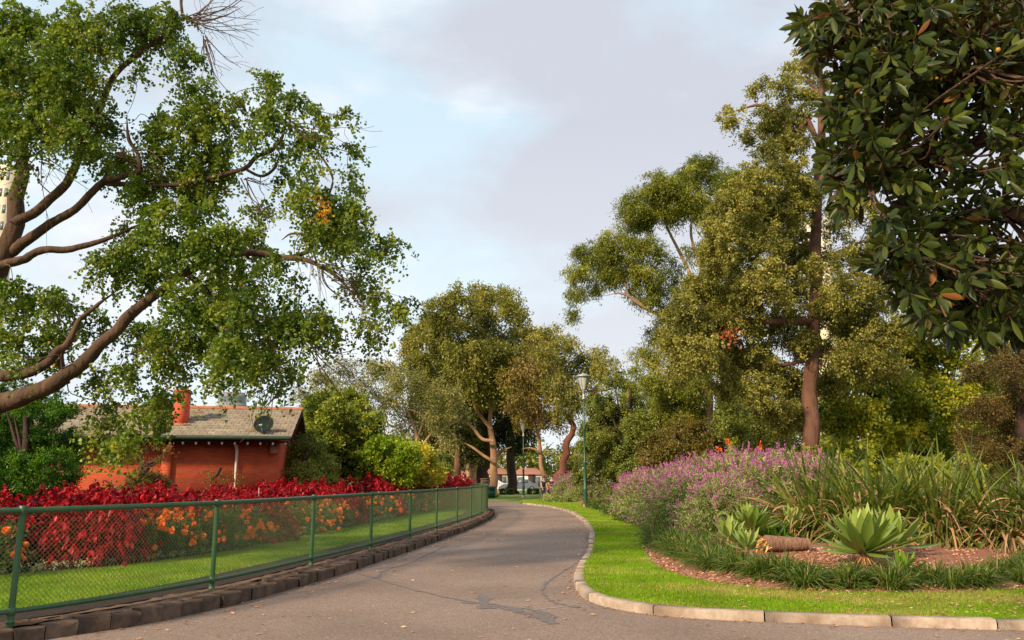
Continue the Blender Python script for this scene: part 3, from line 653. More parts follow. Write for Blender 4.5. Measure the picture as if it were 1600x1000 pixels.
    m=MB(); prof=[(0,0),(.12,.008),(.24,.035),(.33,.07),(.34,.075),(.33,.06),(.2,.01),(0,-.02)]
    k=24; a=np.arange(k)*2*math.pi/k
    V=np.array([[[r*math.cos(t)*1.02,0-z,r*math.sin(t)*.95] for t in a] for r,z in prof])
    V=V.reshape(-1,3); n_=len(prof); th=R(-22); yv=V[:,1]*math.cos(th)-V[:,2]*math.sin(th); zv=V[:,1]*math.sin(th)+V[:,2]*math.cos(th)
    V=np.stack([V[:,0],yv,zv],1)+np.array([dp[0],28.0,dp[2]])
    i=np.arange(n_-1)[:,None];j=np.arange(k)[None];j2=(j+1)%k
    m.add(V,np.stack([i*k+j+0*j2,i*k+j2,(i+1)*k+j2,(i+1)*k+j+0*j2],-1).reshape(-1,4)); m.build('reflector',M['dishm'],dr,smooth=True)
    m=MB(); m.tube([(dp[0],28.5,zr-.1),(dp[0],28.35,dp[2]-.1),(dp[0],28.08,dp[2])],.025,6); m.build('mast',M['metal'],dr)
    m=MB(); m.tube([(dp[0],27.98,dp[2]-.33),(dp[0],27.6,dp[2]-.05)],.016,5); m.tube([(dp[0]-.05,27.6,dp[2]-.05),(dp[0]+.05,27.62,dp[2]-.03)],.04,6); m.build('feed_arm',M['metal'],dr)
house()
# ================================================================== LEFT FLOWER BED
def bl_at(y): return np.interp(y,BL[:,1],BL[:,0])
def mound(name,label,cat,mat,seed,r,h,ntip,nleaf,L,Wd,group,part='foliage',shell=.4,hang=.8):
    rg=np.random.default_rng(seed); root=empty(name,(0,0,0),label,cat,group)
    d=nrm(rg.normal(size=(ntip,3))*[1,1,.9]); d[:,2]=np.abs(d[:,2]); rr=rg.random((ntip,1))**shell
    lump=1+.10*np.sin(d[:,:1]*5+seed)+.08*np.cos(d[:,1:2]*7+seed)+rg.normal(scale=.05,size=(ntip,1))
    Cn=d*rr*lump*np.array([r,r,h])+np.array([0,0,.08])
    out=nrm(d*np.array([1,1,1.2]))
    P=np.repeat(Cn,nleaf,0); O=np.repeat(out,nleaf,0)
    D=O*.75+rg.normal(scale=.6,size=P.shape); D[:,2]-=hang-.25*np.repeat(rg.random(ntip),nleaf)
    ti=np.clip(.45+np.repeat(rg.normal(scale=.16,size=ntip),nleaf)+rg.normal(scale=.15,size=len(P)),0,.88)
    mb=MB(); sc=rg.uniform(.7,1.25,len(P)); prof=lambda t: [0.05,.85,1.0,.62,.02][int(round(t*4))]
    ribbons(mb,P+rg.normal(scale=.02,size=P.shape),D,L*sc,Wd*sc,.5,4,rg,ti,prof,.35)
    mb.build(part,M[mat],root)
    st=MB()
    for k in range(14):
        a=rg.uniform(0,6.28); q=d[k]*np.array([r,r,h])*.8; st.tube(catmull([(0.15*math.cos(a),.15*math.sin(a),0),(q[0]*.5,q[1]*.5,q[2]*.6),q],3),.012,4,cap=False)
    st.build('stems',M['bark_dark'],root)
    return root
GC='crimson coleus bushes massed in the bed behind the fence'
cole=[mound('coleus_bush','big rounded crimson coleus bush nearest the left fence post','bush','coleus',s,1.,1.,900,7,.10,.062,GC) for s in(1,2)]
cnt=0
def place_coleus(x,y,r,h,label):
    global cnt
    s=(r,r,h); src=cole[cnt%2]
    if cnt<2: o=src; o.location=(x,y,.17); o.scale=s; o['label']=label; o.rotation_euler=(0,0,rng.uniform(0,6.3))
    else: o=copy_tree(src,(x,y,.17),rng.uniform(0,6.3),s,label)
    cnt+=1; return o
place_coleus(-7.4,14.6,.95,1.08,'big rounded crimson coleus bush close behind the left end of the fence')
place_coleus(-5.98,19.2,.95,1.05,'tall crimson coleus bush behind the second fence bay, between two orange-flowered bushes')
for y,l in((26.2,'deep red coleus bush behind the middle of the fence'),(31.6,'dark red coleus bush behind the far half of the fence'),(36.6,'small-looking red coleus bush behind the last few fence posts')):
    place_coleus(bl_at(y)-.75,y,.9,1.15,l)
y=12.2
labBack='crimson coleus bush in the back row whose red top shows above the fence rail'
k=0
for y in np.arange(12.4,44.5,1.4):
    for dx in((2.3,) if y<15 else (2.1,3.4)):
        if y>33 and dx>3: continue
        if y>30: dx=dx-(y-30)*.25
        x=bl_at(y)-dx+rng.normal(scale=.12); hh=(.93 if y<14.5 else 1.05+.07*math.sin(y*1.9)+(.08 if 15<y<19 else 0))+(.14 if y>26 else 0)+(.22 if y>32 else 0)
        place_coleus(x,y+rng.normal(scale=.15),.98*rng.uniform(.9,1.1),hh,labBack)
# a few left of the frame edge
place_coleus(-9.2,12.5,.8,1.1,'crimson coleus bush at the left edge behind orange flowers')
# orange flowered bushes
def flower_bush(seed):
    rg=np.random.default_rng(seed); root=empty('flower_bush',(0,0,0),'x','bush','orange-flowered bushes in the bed behind the fence')
    mb=MB(); K=90; d=nrm(rg.normal(size=(K,3))); d[:,2]=np.abs(d[:,2]); Cn=d*(rg.random((K,1))**.5)*np.array([.78,.78,.72])+[0,0,.1]
    sprays(mb,Cn,dict(ntw=5,L=.17,nl=9,leaf=(.05,.032),up=.2,droop=.1,jit=.03),rg,np.zeros(3)); mb.build('foliage',M['rosegreen'],root)
    st=MB()
    fm=MB(); # a double blossom
    for ring,(n,rad,el,L) in enumerate([(9,.004,.1,.055),(9,.004,.6,.05),(7,.003,1.05,.042),(5,.002,1.4,.03)]):
        a=np.arange(n)*2*math.pi/n+ring*.4; D=np.stack([np.cos(a)*math.cos(el),np.sin(a)*math.cos(el),np.full(n,math.sin(el))],1)
        side=np.stack([-np.sin(a),np.cos(a),0*a],1)
        ribbons(fm,D*rad+[0,0,.008*ring],D,L,.034,-.3,3,rg,np.clip(rg.normal(.35+.12*ring,.12,n),0,.88),lambda t:[.3,1,.95,.45][int(round(t*3))],-.3,side)
    me=fm.mesh('blossom'); me.materials.append(M['orange'])
    for k in range(72):
        dd=nrm(rg.normal(size=3)*[1,1.0,.6]); dd[2]=abs(dd[2])*1.1+.18; dd=nrm(dd); P=dd*np.array([.86,.86,.72])*rg.uniform(.85,1.08)+[0,0,.10]
        if k>0 and rg.random()<.66: P=prev+rg.normal(scale=.07,size=3)
        prev=P
        o=bpy.data.objects.new('blossom',me); C.objects.link(o); o.parent=root; o.location=P.tolist(); s=rg.uniform(.7,1.15); o.scale=(s,s,s)
        q=Vector(dd.tolist()).to_track_quat('Z','Y'); o.rotation_euler=q.to_euler()
        st.tube(catmull([(0,0,0),P*[.5,.5,.7],P],3),.006,3,cap=False)
    st.build('stems',M['rosegreen'],root); return root
fb=[flower_bush(21),flower_bush(22),flower_bush(23)]
FB=[(-8.55,12.75,1.0,'orange-flowered bush at the far left behind the first fence panel, dense with blooms'),
(-9.3,13.6,1.0,'orange-flowered bush at the left edge, half behind its denser neighbour'),
(-7.0,15.55,1.05,'orange-flowered bush just right of the big crimson coleus bush'),
(-6.5,16.6,1.12,'orange-flowered bush in the middle of the second fence panel'),
(-6.25,17.7,1.1,'orange-flowered bush just left of the second fence post in view'),
(-7.6,16.9,1.15,'orange-flowered bush set back between crimson bushes in the second panel'),
(-6.1,21.6,1.05,'orange-flowered bush in the third fence panel beside the tall coleus'),
(-5.95,23.3,1.0,'orange-flowered bush at the third panel, right of centre'),
(-5.75,24.6,1.0,'orange-flowered bush by the third post behind the fence'),
(-5.5,28.4,1.1,'orange-flowered bush in the fourth fence panel, left one of two'),
(-5.3,29.9,1.1,'orange-flowered bush in the fourth fence panel, right one of two'),
(-5.0,33.6,1.2,'orange-flowered bush behind the fifth fence panel'),
(-4.75,35.1,1.2,'orange-flowered bush behind the sixth fence panel'),
(-4.45,38.6,1.2,'orange-flowered bush near the green end of the fence')]
for i,(x,y,s,l) in enumerate(FB):
    x+=.36; y-=.12
    if i<3: o=fb[i]; o.location=(x,y,.17); s*=1.0; o.scale=(s,)*3; o['label']=l; o.rotation_euler=(0,0,i*1.3)
    else: copy_tree(fb[i%3],(x,y,.17),rng.uniform(0,6.3),s*1.0,l)
# silver edging
mb=MB(); t_=resamp(BL,260); t_=t_[(t_[:,1]>11)&(t_[:,1]<40)]; q=t_+rng.normal(scale=.05,size=t_.shape)+np.array([-.12,0])
sprays(mb,np.column_stack([q,np.full(len(q),.23)]),dict(ntw=6,L=.10,nl=6,leaf=(.045,.02),up=.7,droop=.1,jit=.02,hang=-.3),rng)
tag(mb.build('edging_plants',M['silver']),kind='stuff',label='low silvery edging plants at the foot of the red and orange bed',cat='ground cover')
# stakes in the bed
sm=MB(); sm.tube([(0,0,0),(0.01,0,1.0),(0,0,1.78)],.018,6); me=sm.mesh('garden_stake'); me.materials.append(M['metal'])
for u,vt,l in((42,757,'thin pale garden stake leftmost in the red bed'),(176,757,'thin pale garden stake behind the red bed near the rusty shrub'),(405,762,'thin pale stake behind the red bed near the brick wall corner')):
    p=W(u,vt,20.5); o=bpy.data.objects.new('garden_stake',me); C.objects.link(o); o.location=(p[0],20.5,p[2]-1.78); tag(o,l,'stake')
# ================================================================== RIGHT BED
lip=[]
def liriope(seed,n=230,L=.5):
    rg=np.random.default_rng(seed); root=empty('lilyturf_clump',(0,0,0),'x','plant','lilyturf clumps edging the mulch bed')
    a=rg.uniform(0,2*math.pi,n); el=rg.uniform(.35,1.5,n); D=np.stack([np.cos(a)*np.cos(el),np.sin(a)*np.cos(el),np.sin(el)],1)
    B=np.column_stack([np.cos(a)*rg.uniform(0,.13,n),np.sin(a)*rg.uniform(0,.13,n),np.zeros(n)])
    ti=np.clip(rg.normal(.45,.22,n),0,.88); ti[rg.random(n)<.04]=1
    mb=MB(); ribbons(mb,B,D,L*rg.uniform(.6,1.15,n),.014,rg.uniform(.35,.75,n),5,rg,ti,lambda t:max(.05,(1-t**3)*(.7+.3*min(1,t*4))),.3); mb.build('leaves',M['liriope'],root)
    return root
lip=[liriope(s) for s in(31,32,33,34)]
path2=resamp(catmull([(4.6,25),(3.9,21.6),(3.45,19),(3.25,17.3),(3.3,15.6),(3.4,14.4),(3.75,13.1),(4.3,12.15),(5.2,11.9),(6.2,11.92),(7.2,12.2),(8.2,12.6),(9.6,13.2),(11,13.9)],6),58)
LL={0:'strappy green lilyturf clump of the border edging the mulch bed'}
cnt=0
def put_lip(x,y,s,l):
    global cnt
    if cnt<4: o=lip[cnt]; o.location=(x,y,bedz(x,y)-.01); o.scale=(s,)*3; o['label']=l
    else: copy_tree(lip[cnt%4],(x,y,bedz(x,y)-.01),rng.uniform(0,6.3),s,l)
    cnt+=1
for row,(off,sc) in enumerate(((0.02,1.22),(-.38,1.38))):
    Q=offs(path2,-off if row==0 else -off)
    for i,(x,y) in enumerate(Q):
        if rng.random()<(.02 if row==0 else .15): continue
        if row==1 and 4.3<x<8.2 and y<14.6: continue
        if y<13.6 and row==1 and x<4.2 and rng.random()<.5: continue
        put_lip(x+rng.normal(scale=.10),y+rng.normal(scale=.12),sc*rng.uniform(.78,1.12),'dark green strappy lilyturf clump of the border edging the mulch bed')
for x,y,s in((4.0,12.9,1.1),(4.5,12.6,1.15),(5.1,12.4,1.1),(5.7,12.3,1.15),(6.3,12.35,1.1),(6.9,12.5,1.1),(7.4,12.7,1.15),(8.0,13.0,1.1),(8.7,13.2,1.15),(5.4,12.0,1.1),(6.6,12.1,1.1),(4.8,12.1,1.1),(9.2,13.9,1.15),(9.9,14.3,1.2),(8.5,13.5,1.1),(10.6,14.8,1.2),(7.9,13.2,1.05),(9.5,14.9,1.1)):
    put_lip(x,y,s,'dark green strappy lilyturf clump of the border edging the mulch bed')
for x,y,s in((5.2,15.6,.8),(4.7,16.3,.9),(4.3,17.2,1.0),(4.2,18.6,1.1),(4.6,19.6,1.1),(3.95,18.0,1.0),(4.9,17.8,.9)):
    put_lip(x,y,s,'dark green strappy lilyturf clump of the border edging the mulch bed')
# agaves
def agave(loc,r,h,n,seed,label,cat='agave',stem=.12,mat='agave',wid=.24,arch=.1):
    rg=np.random.default_rng(seed); root=empty('agave',loc,label,cat,'soft-leaved agaves on the mulch bed')
    i=np.arange(n); a=i*2.39996+rg.normal(scale=.1,size=n); f=i/(n-1.)        # 0 outer .. 1 inner
    el=.02+1.38*f**.9+rg.normal(scale=.05,size=n)
    D=np.stack([np.cos(a)*np.cos(el),np.sin(a)*np.cos(el),np.sin(el)],1); L=r*(1.02-.18*f)*rg.uniform(.9,1.08,n)*np.where(f>.4,h,1)
    B=np.column_stack([np.cos(a)*.05*(1-f),np.sin(a)*.05*(1-f),stem+.10*f*r])
    side=np.stack([-np.sin(a),np.cos(a),0*a],1)+rg.normal(scale=.08,size=(n,3))
    mb=MB(); prof=lambda t: [.5,.6,.78,.94,1.0,.90,.66,.34,.02][int(round(t*8))]
    ribbons(mb,B,D,L,wid*r*rg.uniform(.9,1.1,n),-arch*(1-f)+.12*f+rg.normal(scale=.07,size=n),8,rg,np.clip(.3+.45*f+rg.normal(scale=.08,size=n),0,.88),prof,.32,side)
    mb.build('leaves',M[mat],root,off=np.zeros(3),smooth=True)
    st=MB(); st.tube([(0,0,-.1),(0,0,stem+.05*r),(0,0,stem+.14*r)],[.09*r,.1*r,.05*r],8); st.build('stem',M['log'],root,off=np.zeros(3))
    nd=14; a=rg.uniform(0,6.28,nd); D=np.stack([np.cos(a),np.sin(a),-.5+0*a],1); mb=MB()
    ribbons(mb,np.column_stack([0*a,0*a,np.full(nd,stem*.9)]),D,.3*r,.05*r,.3,4,rg,rg.uniform(0,.8,nd),lambda t:1-t*.9,.3); mb.build('dead_leaves',M['deadleaf'],root,off=np.zeros(3))
    return root
def onbed(u,v):
    p=G(u,v,.15)
    for _ in range(4): p=G(u,v,bedz(p[0],p[1]))
    return p
p=onbed(1352,884); agave(p,.76,1.15,50,41,'largest pale green agave rosette in the middle of the mulch bed',stem=.2,wid=.25)
p=onbed(1215,858); agave((p[0]-.1,p[1]+1.3,p[2]+.0),.66,1.0,34,42,'medium agave rosette behind the fallen stump, below the purple salvia',stem=.3,wid=.24)
p=onbed(1140,862); agave(p,.48,1.1,18,43,'small agave left of the fallen stump, nearest the salvia',stem=.25)
p=onbed(1168,876); agave(p,.42,1.15,15,44,'small bright agave touching the left end of the fallen stump',stem=.2)
p=onbed(1410,872); agave((p[0],p[1]+.2,p[2]),.72,1.1,22,45,'dull green agave just right behind the largest rosette',stem=.2)
p=onbed(1412,900); agave(p,.42,.95,16,46,'small dark green agave pup at the right foot of the largest rosette',stem=.05,mat='strapfresh')
p=onbed(1258,850); agave((p[0],p[1]+.6,p[2]),.5,1.1,14,47,'small agave right of the medium rosette, behind the stump end',stem=.3)
# fallen stump
a_=onbed(1196,866); b_=onbed(1266,862)
r0=empty('fallen_stump',a_,'short fallen tree stump with torn ragged end lying on red mulch','log')
mb=MB(); A0=a_+[0,0,.19]; B0=b_+[0,0.1,.13]; t=np.linspace(0,1,24)[:,None]; P=A0*(1-t)+B0*t; mb.tube(P,.15-.045*t[:,0]+.008*(np.arange(24)%2),14,rough=.06,rng=rng); mb.build('trunk',M['log'],r0,smooth=False)
mb=MB(); n=46; D=rng.normal(size=(n,3))*[.5,.7,.7]+[-1.0,-.2,-.1]; ribbons(mb,A0+rng.normal(scale=.07,size=(n,3)),D,rng.uniform(.08,.22,n),.05,.3,3,rng,rng.uniform(0,.8,n),lambda t:1-t*.8,.4); mb.build('torn_fibres',M['deadleaf'],r0)
# strap-leaved clumps
def strap(seed,n=640,L=2.8,mat='strap',acc=.34,wd=.07):
    rg=np.random.default_rng(seed); root=empty('strap_leaf_clump',(0,0,0),'x','plant','arching strap-leaved clumps at the back of the mulch bed')
    a=rg.uniform(0,2*math.pi,n); el=rg.uniform(.65,1.5,n); D=np.stack([np.cos(a)*np.cos(el),np.sin(a)*np.cos(el),np.sin(el)],1)
    rr=rg.uniform(0,.55,n); B=np.column_stack([np.cos(a)*rr,np.sin(a)*rr,0*a]); ti=np.clip(rg.normal(.45,.2,n),0,.88); dead=rg.random(n)<acc; ti[dead]=1
    el=np.where(dead,el*.93,el); D=np.stack([np.cos(a)*np.cos(el),np.sin(a)*np.cos(el),np.sin(el)],1); dr=rg.uniform(.15,1.25,n)+.25*dead; D=D+rg.normal(scale=.2,size=D.shape); mb=MB(); ribbons(mb,B,D,L*rg.uniform(.5,1.12,n),wd*rg.uniform(.7,1.2,n),dr,8,rg,ti,lambda t:max(.04,(1-t**2.5)*(.6+.4*min(1,t*5))),.25); mb.build('leaves',M[mat],root,off=np.zeros(3))
    return root
st4=[strap(51),strap(52),strap(53)]
SP=[(7.0,18.6,.95,'strap-leaved clump leftmost in the row, arching over the salvia and the agaves'),(8.1,17.9,1.0,'strap-leaved clump with upright blades directly behind the largest agave'),
(9.1,17.6,1.0,'strap-leaved clump with many tan dead blades, right behind the dull agave'),(10.2,17.4,1.0,'strap-leaved clump in the middle of the right half of the row'),
(11.2,16.9,1.0,'strap-leaved clump near the right side with tall tan blades'),(8.7,19.6,1.1,'strap-leaved clump in the rear row right of the red trunk'),
(10.4,19.8,1.05,'strap-leaved clump in the rear row in front of the yellow-green tree'),(7.6,20.6,1.05,'strap-leaved clump in the rear row beside the red trunk base'),(12.2,18.6,1.0,'strap-leaved clump at the far right rear before the brown conifer'),(9.9,16.3,.75,'low strap-leaved clump in front, right of the agaves'),(8.9,16.9,.8,'low strap-leaved clump right behind the dull agave at its right'),(11.1,16.2,.85,'low strap-leaved clump in front at the right of the bed'),(7.5,17.6,.8,'low strap-leaved clump between the stump and the largest agave')]
for i,(x,y,s,l) in enumerate(SP):
    if i<3: o=st4[i]; o.location=(x,y,bedz(x,y)); o.scale=(s,)*3; o['label']=l
    else: copy_tree(st4[i%3],(x,y,bedz(x,y)),rng.uniform(0,6.3),s,l)
fs=strap(55,200,1.15,'strapfresh',.02,.06); fs['group']='fresh green broad-bladed clumps around the strap-leaved row'
FS=[(11.8,15.6,1.05,'bright green broad-bladed clump at the right edge of the bed'),(12.6,16.2,1.2,'bright green broad-bladed clump rightmost, behind its brighter neighbour'),(6.2,18.3,.85,'fresh green grassy clump between salvia and the medium agave'),(5.6,17.6,.7,'low fresh green grassy clump left of the medium agave'),(6.9,17.0,.65,'fresh green grassy clump just behind the stump'),(11.0,15.4,.8,'fresh green clump in front of the tan-bladed clumps at the right')]
for i,(x,y,s,l) in enumerate(FS):
    if i<1: fs.location=(x,y,bedz(x,y)); fs.scale=(s,)*3; fs['label']=l
    else: copy_tree(fs,(x,y,bedz(x,y)),rng.uniform(0,6.3),s,l)
# salvia
def salvia(seed):
    rg=np.random.default_rng(seed); root=empty('salvia_bush',(0,0,0),'x','bush','purple flowering salvia bushes')
    n=680; a=rg.uniform(0,2*math.pi,n); el=np.arccos(rg.uniform(0.02,1,n)); el=math.pi/2-el
    tip=np.stack([np.cos(a)*np.cos(el),np.sin(a)*np.cos(el),np.sin(el)*1.0],1)*rg.uniform(.8,1.06,(n,1)); tip[:,2]=np.maximum(tip[:,2],.05)
    base=tip*np.array([.12,.12,0]); 
    def pt(t): # arching
        q=base[:,None]*(1-t)[None,:,None]+tip[:,None]*t[None,:,None]; q[...,2]=base[:,None,2]+tip[:,None,2]*np.sin(t*math.pi/2)[None]**.8; return q
    nl=26; t=rg.uniform(.45,1.,nl); P=pt(t).reshape(-1,3)+rg.normal(scale=.02,size=(n*nl,3)); D=np.repeat(nrm(tip-base),nl,0)*.6+rg.normal(scale=.6,size=P.shape)
    D[:,2]-=.15; mb=MB(); ti=np.clip(np.repeat(rg.normal(.45,.16,n),nl)+rg.normal(scale=.15,size=len(P)),0,.88); ti[rg.random(len(P))<.03]=1
    kites(mb,P,D,.085*rg.uniform(.6,1.2,len(P)),.018,rg,ti,.4,.08); mb.build('foliage',M['salvia_leaf'],root,off=np.zeros(3))
    tip=pt(np.array([1.]))[:,0]
    pick=rg.random(n)<np.where(tip[:,2]>.7,.8,np.where(tip[:,2]>.5,.4,.12)); T=tip[pick]; m=len(T); out=nrm(T*[1,1,.6]+[0,0,.35]+rg.normal(scale=.15,size=(m,3))); nf=24
    s=rg.uniform(0,1,(m,nf,1)); L=rg.uniform(.10,.24,(m,1,1)); curve=np.array([0,0,-.25])*(L*s*s)
    P=(T[:,None]+out[:,None]*L*s*1.0+curve).reshape(-1,3)+rg.normal(scale=.007,size=(m*nf,3)); D=rg.normal(size=P.shape)+np.repeat(out,nf,0)*.4
    mb=MB(); kites(mb,P,D,.024,.017,rg,np.clip(np.repeat(rg.normal(.45,.2,m),nf)+rg.normal(scale=.15,size=len(P)),0,.88),.5,.1); mb.build('flower_spikes',M['salvia_flower'],root,off=np.zeros(3))
    return root
sv=[salvia(61),salvia(62),salvia(63)]
SV=[(5.75, 37.5, 1.21, 1.64, 'purple salvia bush at the far left end of the long drift, beside the lamp'), (5.2700000000000005, 33.2, 1.32, 1.69, 'purple salvia bush second from the lamp end of the long drift'), (5.12, 29.4, 1.38, 1.69, 'purple salvia bush bulging towards the lawn, left middle of the drift'), (6.6, 31.5, 1.43, 1.98, 'purple salvia bush behind the left middle of the drift'), (5.07, 25.9, 1.38, 1.69, 'purple salvia bush at the lawn side in the middle of the drift'), (6.7, 27.4, 1.49, 2.03, 'purple salvia bush at the crest, left of the orange cannas'), (4.92, 22.6, 1.38, 1.6, 'purple salvia bush low at the front with pink flecks on its face'), (6.7, 24.0, 1.49, 2.06, 'purple salvia bush at the crest below the orange cannas'), (5.22, 20.2, 1.21, 1.36, 'purple salvia bush nearest the small agaves, mostly grey-green'), (6.6, 21.4, 1.38, 1.83, 'purple salvia bush in the right middle above the agaves'), (7.9, 23.4, 1.43, 2.03, 'purple salvia bush at the crest left of the red trunk'), (8.3, 21.9, 1.1, 1.81, 'purple salvia bush right end of the drift before the red trunk'), (4.0, 55.5, 1.54, 1.69, 'purple salvia bush left of the lamp, in the separate far clump'), (4.9, 52.8, 1.43, 1.53, 'purple salvia bush directly behind the lamp pole in the far clump'), (13.8, 21.5, 1.32, 1.13, 'small purple salvia bush at the far right behind the green clumps')]
for i,(x,y,r,h,l) in enumerate(SV):
    z=bedz(x,y)
    if i<3: o=sv[i]; o.location=(x,y,z); o.scale=(r,r,h); o['label']=l
    else: copy_tree(sv[i%3],(x,y,z),rng.uniform(0,6.3),(r,r,h),l)
# low plants round the foot of the far salvia
mb=MB(); q=np.column_stack([rng.uniform(2.2,5.2,60),rng.uniform(52,57,60)]); sprays(mb,np.column_stack([q,np.full(60,.3)]),dict(ntw=8,L=.35,nl=12,leaf=(.12,.06),up=.6,jit=.05),rng)
tag(mb.build('low_plants',M['salvia_leaf']),kind='stuff',label='low grey-green plants at the foot of the far salvia beside the path tip',cat='ground cover')
mb=MB(); q=np.column_stack([rng.uniform(3.9,5.6,150),rng.uniform(27,47,150)]); q=q[[bedz(*p)>.09 for p in q]]; sprays(mb,np.column_stack([q,np.full(len(q),.22)]),dict(ntw=8,L=.3,nl=10,leaf=(.12,.03),up=.8,jit=.05),rng)
tag(mb.build('low_plants',M['liriope']),kind='stuff',label='low dark green plants along the lawn edge under the long salvia drift',cat='ground cover')
# cannas
for i,(u,v,Yc,l) in enumerate(((1137,690,27.5,'canna with orange flower head, tallest above the salvia'),(1122,702,28,'canna with small orange flower left of the tallest one'),(1187,698,25.5,'canna with orange-red flower nearest the red trunk'))):
    p=W(u,v,Yc); z=bedz(p[0],p[1]); r0=empty('canna',(p[0],p[1],z),l,'plant','orange cannas above the salvia'); h=p[2]-z
    rg=np.random.default_rng(70+i); mb=MB(); mb.tube([(0,0,0),(0,0,h*.6),(0.03,0,h)],[.02,.015,.008],6); mb.build('stem',M['canna'],r0,off=np.zeros(3))
    n=9; a=rg.uniform(0,6.28,n); D=np.stack([np.cos(a)*.5,np.sin(a)*.5,.9+0*a],1); mb=MB(); ribbons(mb,np.column_stack([0*a,0*a,rg.uniform(h*.5,h*.82,n)]),D,.42,.15,.2,5,rg,rg.uniform(.2,.8,n),lambda t:[.2,.8,1,.9,.5,.02][int(round(t*5))],.25); mb.build('leaves',M['canna'],r0,off=np.zeros(3),smooth=True)
    n=16; P=np.array([0.03,0,h])+rg.normal(scale=.055,size=(n,3)); mb=MB(); kites(mb,P,rg.normal(size=(n,3))+[0,0,.4],.12,.07,rg,rg.uniform(0,.88,n),.6,.2); mb.build('flower',M['cannafl'],r0,off=np.zeros(3))
for i,(u,v,Yc,l) in enumerate(((1168,704,27,'bright green broad-leaved shrublet between the cannas'),(1240,712,24,'yellow-green leafy plant in front of the red trunk foot'),(1330,722,24,'yellow-green leafy plant behind the strap leaves, right of the trunk'),(1395,724,24,'yellow-green leafy plant behind the strap leaves, mid right'),(1450,716,25,'yellow-green leafy plant behind the strap leaves, under the yellow tree'),(1500,740,23,'yellow-green leafy plant before the dark gap at right'))):
    p=W(u,v,Yc); z=bedz(p[0],p[1]); r0=empty('leafy_plant',(p[0],p[1],z),l,'plant','yellow-green leafy plants behind the strap-leaved row'); rg=np.random.default_rng(80+i)
    mb=MB(); h=p[2]-z; K=26; Cn=rg.normal(size=(K,3))*[.42,.35,.28]+[0,0,h*.78]; sprays(mb,Cn,dict(ntw=6,L=.22,nl=8,leaf=(.13,.065),up=.5,jit=.03,hang=.1),rg,np.array([0,0,0.])); mb.build('foliage',M['canna'],r0,off=np.zeros(3))
    mb=MB()
    for c in Cn[:12]: mb.tube(catmull([(0,0,0),c*[.5,.5,.5],c],3),.012,4,cap=False)
    mb.build('stems',M['bark_dark'],r0,off=np.zeros(3))
